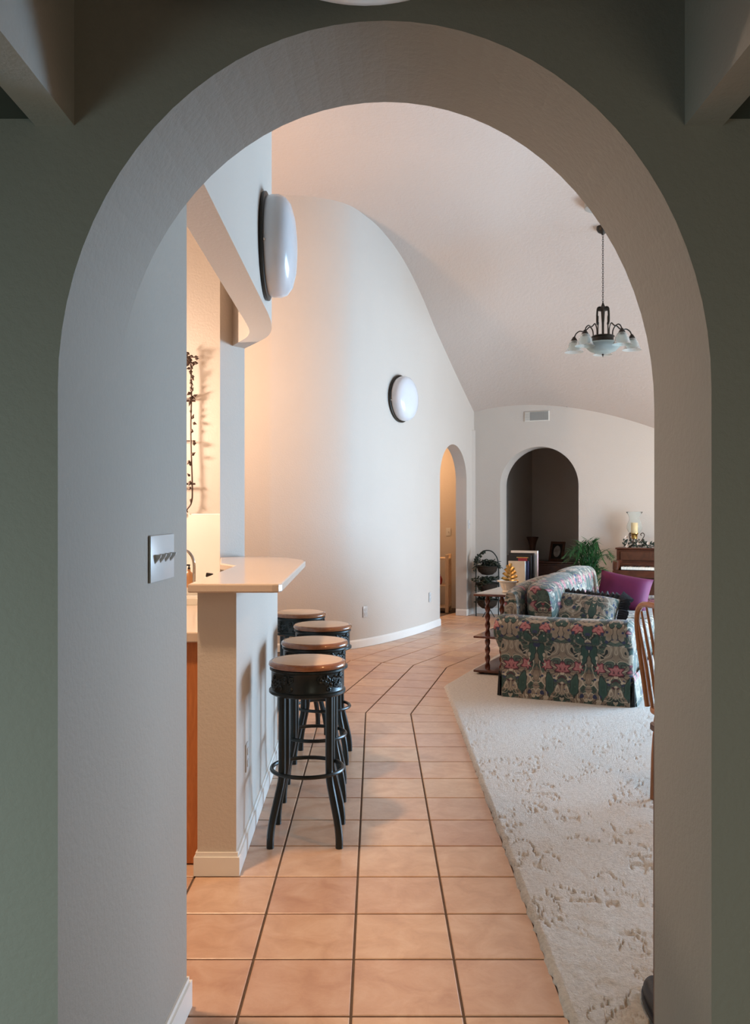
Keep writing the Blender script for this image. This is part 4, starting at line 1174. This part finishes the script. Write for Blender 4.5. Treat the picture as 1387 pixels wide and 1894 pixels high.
# ------------------------------------------------------------------ potted palm behind the sofa
t = thing('potted_palm', 'green arching palm in a pot behind the sofa beside the piano', 'plant', (2.47, 10.25, 0.02))
MB().lathe([(0.12, 0), (0.13, 0.01), (0.165, 0.28), (0.18, 0.285), (0.18, 0.31), (0.155, 0.31), (0.15, 0.27)], 24).build('pot', 'basket', t)
MB().lathe([(1e-4, 0.275), (0.15, 0.275)], 20).build('soil', 'soil', t)
for k in range(44):
    a = 2 * PI * k / 44 * 5.0 + random.uniform(-.2, .2); rch = random.uniform(.06, .34); top = random.uniform(.72, 1.10) - rch * 0.45
    e = Vector((rch * math.cos(a), rch * math.sin(a) * 0.8, top))
    pts = smooth_path([(0.03 * math.cos(a), 0.03 * math.sin(a), 0.27), (e.x * .3, e.y * .3, 0.27 + (top - .27) * .75), (e.x * .75, e.y * .75, top * 1.0), (e.x * 1.1, e.y * 1.1, top * 0.93)], 6)
    mb = MB(); mb.tube(pts, [0.006 - 0.004 * i / len(pts) for i in range(len(pts))], 5)
    for i, p in enumerate(pts[5:]):
        tn = (pts[min(i + 6, len(pts) - 1)] - pts[i + 4]).normalized()
        sd = tn.cross(Vector((0, 0, 1)));
        if sd.length < 1e-3: sd = Vector((1, 0, 0))
        sd.normalize()
        for sg in (-1, 1):
            L = random.uniform(.10, .17) * (1 - 0.4 * i / 14)
            d = (sd * sg + tn * 0.9 + Vector((0, 0, random.uniform(-.35, .1))))
            leaf_shape(mb, p, d, (0, 0, 1), L, 0.014)
    mb.build('frond', 'palm', t)

# ------------------------------------------------------------------ piano
t = thing('upright_piano', 'brown upright piano with white keys standing against the far wall', 'piano', fpt(1.963, -0.36), fa)
PL = 1.45
MB().box((0.0, 0.02, 0.10), (PL, 0.33, 0.925), 0.006, seg=1).build('case', 'pianowood', t)
MB().box((-0.012, -0.005, 0.925), (PL + 0.012, 0.34, 0.945), 0.004, seg=1).build('lid', 'pianowood', t)
MB().box((0.05, 0.004, 0.79), (PL - 0.05, 0.02, 0.90), 0.004, seg=1).build('music_panel', 'walnut', t)
MB().box((0.0, -0.27, 0.60), (PL, 0.02, 0.68), 0.006, seg=1).build('key_bed', 'pianowood', t)
for x in (0.0, PL - 0.07):
    MB().box((x, -0.27, 0.68), (x + 0.07, 0.03, 0.80), 0.015).build('cheek', 'pianowood', t)
for k in range(36):
    x = 0.10 + k * (PL - 0.2) / 36
    MB().box((x + 0.0008, -0.25, 0.69), (x + (PL - 0.2) / 36 - 0.0008, -0.10, 0.722)).build('white_key', 'ivory', t)
mb = MB()
for k in range(35):
    if k % 7 in (2, 6): continue
    x = 0.10 + (k + 1) * (PL - 0.2) / 36
    MB().box((x - 0.007, -0.20, 0.722), (x + 0.007, -0.10, 0.733)).build('black_key', 'bookblack', t)
MB().box((0.07, -0.10, 0.69), (PL - 0.07, 0.02, 0.76), 0.004, seg=1).build('fallboard', 'pianowood', t)
MB().box((0.02, 0.0, 0.02), (PL - 0.02, 0.3, 0.10)).build('plinth', 'walnut', t)
for x in (0.035, PL - 0.035):
    MB().lathe([(0.025, 0.02), (0.02, 0.05), (0.035, 0.3), (0.025, 0.5), (0.036, 0.6)], 14, Matrix.Translation((x, -0.22, 0))).build('front_leg', 'pianowood', t)
# hurricane lamp
px_, py_, _ = fpt(2.157, -0.20)
t = thing('hurricane_lamp', 'glass hurricane candle lamp with iron scroll base on the piano', 'candle lamp', (px_, py_, 0.9455), fa)
MB().lathe([(0.050, 0.175), (0.075, 0.195), (0.095, 0.235), (0.088, 0.285), (0.066, 0.335), (0.062, 0.365), (0.078, 0.41), (0.100, 0.438), (0.101, 0.444), (0.097, 0.443), (0.075, 0.411), (0.0595, 0.366), (0.0635, 0.334), (0.085, 0.284), (0.092, 0.236), (0.073, 0.198), (0.050, 0.178)], 36, cap=False).build('glass_chimney', 'clear', t)
MB().lathe([(0.042, 0.178), (0.043, 0.3), (0.038, 0.308), (0.01, 0.30), (1e-4, 0.30)], 20).build('candle', 'candle', t)
MB().lathe([(0.025, 0.10), (0.036, 0.11), (0.040, 0.16), (0.052, 0.172), (0.052, 0.178), (0.0, 0.178)], 24, cap=False).build('brass_cup', 'brass', t)
for k in range(3):
    a = 2 * PI * k / 3 + 0.1; c, s = math.cos(a), math.sin(a)
    pr = [(0.025, 0.10), (0.06, 0.06), (0.10, 0.11), (0.12, 0.155), (0.10, 0.18), (0.075, 0.165), (0.085, 0.145)]
    MB().tube(smooth_path([(q * c, q * s, z) for q, z in pr], 5), 0.006, 6).build('scroll', 'iron', t)
    pr = [(0.02, 0.11), (0.03, 0.06), (0.06, 0.02), (0.10, 0.008)]
    MB().tube(smooth_path([(q * c, q * s, z) for q, z in pr], 5), 0.007, 6).build('foot', 'iron', t)
gx, gy, _ = fpt(2.24, -0.24)
t = thing('flower_garland', 'garland of leaves and cream blossoms along the piano top', 'garland', (gx, gy, 0.9455), fa)
mb = MB()
for k in range(110):
    x = random.uniform(-.20, .34); z = random.uniform(.006, .09 if x < .05 else .06)
    a = random.uniform(0, 2 * PI)
    leaf_shape(mb, (x, random.uniform(-.06, .02), z), (math.cos(a), random.uniform(-.8, .2), math.sin(a)), (0, -1, .3), random.uniform(.03, .05), .026)
mb.build('foliage', 'leaf', t, kind='stuff')
for x, y, z, r_ in ((-0.16, -0.07, 0.125, .032), (-0.15, -0.08, 0.022, .026), (-0.02, -0.07, 0.05, .022), (0.10, -0.06, 0.055, .022), (0.22, -0.07, 0.03, .024), (0.28, -0.05, 0.06, .02)):
    mb = MB()
    for k in range(9):
        a = k * 2.4; tt = 0.3 + 0.7 * k / 9
        leaf_shape(mb, (x, y, z), (math.cos(a) * tt, -0.7, math.sin(a) * tt), (0, -1, .2), r_ * 1.3, r_ * 1.1)
    mb.sphere((x, y - .004, z), r_ * 0.55, 8, 6)
    mb.build('blossom', 'blossom', t)
MB().tube(smooth_path([(-0.20, -0.02, 0.008), (-.17, -.03, .12), (-0.15, -.03, .02), (0.05, -0.03, 0.03), (0.2, -0.03, 0.012), (0.34, -0.02, 0.02)], 5), 0.005, 6).build('stem', 'basket', t)

# ------------------------------------------------------------------ windsor chair at the right
fd = Vector((0.95, 0.312)).normalized()
t = thing('windsor_chair', 'orange brown bow back wooden chair half hidden by the right jamb', 'chair', (1.505, 4.12, 0.02), math.atan2(fd.y, fd.x))
# local x = forward, y = left (away from the camera), z up
sp = []
for k in range(32):
    a = 2 * PI * k / 32
    rx, ry = 0.205, 0.215
    sp.append((math.copysign(abs(math.cos(a)) ** 0.8, math.cos(a)) * rx, math.copysign(abs(math.sin(a)) ** 0.75, math.sin(a)) * ry * (1.0 if math.cos(a) > 0 else 0.92)))
MB().prism(sp, 0.415, 0.445, bev=0.008).build('seat', 'windsor', t)
def back_pt(y, h):       # point on the reclined back plane
    return (-0.165 - 0.055 * (h / 0.5) - 0.03 * (h / 0.5) ** 2 - 0.02 * (1 - (y / 0.21) ** 2), y, 0.44 + h)
bow = []
for k in range(25):
    a = PI * k / 24
    y = 0.185 * math.copysign(abs(math.cos(a)) ** 0.7, math.cos(a)) * (0.80 + 0.25 * math.sin(a)); h = 0.50 * math.sin(a) ** 0.75
    bow.append(back_pt(y, h))
MB().tube(bow, 0.0135, 8).build('bow', 'windsor', t)
for k in range(6):
    y = -0.125 + 0.05 * k; ht = 0.495 * (1 - (y / 0.215) ** 2) ** 0.42 - 0.006
    MB().tube([back_pt(y * 0.8, 0), back_pt(y * 0.9, ht * .5), back_pt(y, ht)], [0.008, 0.0095, 0.006], 8).build('spindle', 'windsor', t)
lg = {}
for sx in (1, -1):
    for sy in (1, -1):
        p0 = Vector((sx * 0.13, sy * 0.13, 0.418)); p1 = Vector((0.19 if sx > 0 else -0.155, sy * (0.18 if sx > 0 else 0.14), 0.0))
        pts = [p0.lerp(p1, q) for q in (0, .12, .2, .26, .5, .75, 1)]
        MB().tube(pts, [0.013, 0.018, 0.014, 0.018, 0.019, 0.015, 0.011], 10).build('leg', 'windsor', t)
        lg[(sx, sy)] = p0.lerp(p1, 0.6)
for sy in (1, -1):
    MB().tube([lg[(1, sy)], lg[(1, sy)].lerp(lg[(-1, sy)], .5), lg[(-1, sy)]], [0.008, 0.013, 0.008], 8).build('stretcher', 'windsor', t)
MB().tube([(lg[(1, 1)] + lg[(-1, 1)]) / 2, (lg[(1, -1)] + lg[(-1, -1)]) / 2], 0.010, 8).build('stretcher', 'windsor', t)

# dark cabinet just behind the right jamb, and the shoe
t = thing('side_cabinet', 'dark brown wooden cabinet edge just behind the right arch jamb', 'cabinet', (0.684, 1.90, 0.02))
MB().box((0.0, 0.0, 0.0), (0.45, 0.285, 0.82), 0.005, seg=1).build('body', 'walnut', t)
MB().box((-0.004, -0.008, 0.82), (0.46, 0.297, 0.842), 0.004, seg=1).build('top', 'walnut', t)
MB().box((0.02, 0.285, 0.05), (0.43, 0.297, 0.79), 0.004, seg=1).build('door', 'walnut', t)
t = thing('black_shoe', 'black rounded shoe on the carpet at the bottom right corner', 'shoe', (0.782, 2.385, 0.022), 0)
rows = []
for i in range(15):
    f = i / 14; y = 0.13 - 0.26 * f
    w = 0.043 * (math.sin(PI * min(1, 0.06 + f * 1.0) * 0.94 + 0.05) ** 0.45) * (1.0 - 0.10 * math.sin(PI * f * 1.3))
    hgt = 0.045 + 0.045 * max(0, (f - 0.35) / 0.65) if f > 0.05 else 0.03
    row = []
    for k in range(17):
        a = PI * k / 16
        row.append((w * math.cos(a), y, 0.008 + hgt * math.sin(a) ** 0.7))
    rows.append(row)
mb = MB(); mb.grid(rows); mb.add(rows[0], [tuple(range(17))], True); mb.add(rows[-1], [tuple(range(17))], True)
mb.build('upper', 'blackleather', t)
sole = [(0.047 * (math.sin(PI * (0.05 + 0.9 * f)) ** 0.4) * s, 0.135 - 0.27 * f) for s, rng in ((1, np.linspace(0, 1, 12)), (-1, np.linspace(1, 0, 12))) for f in rng]
MB().prism(sole, 0.0, 0.010).build('sole', 'blackplastic', t)
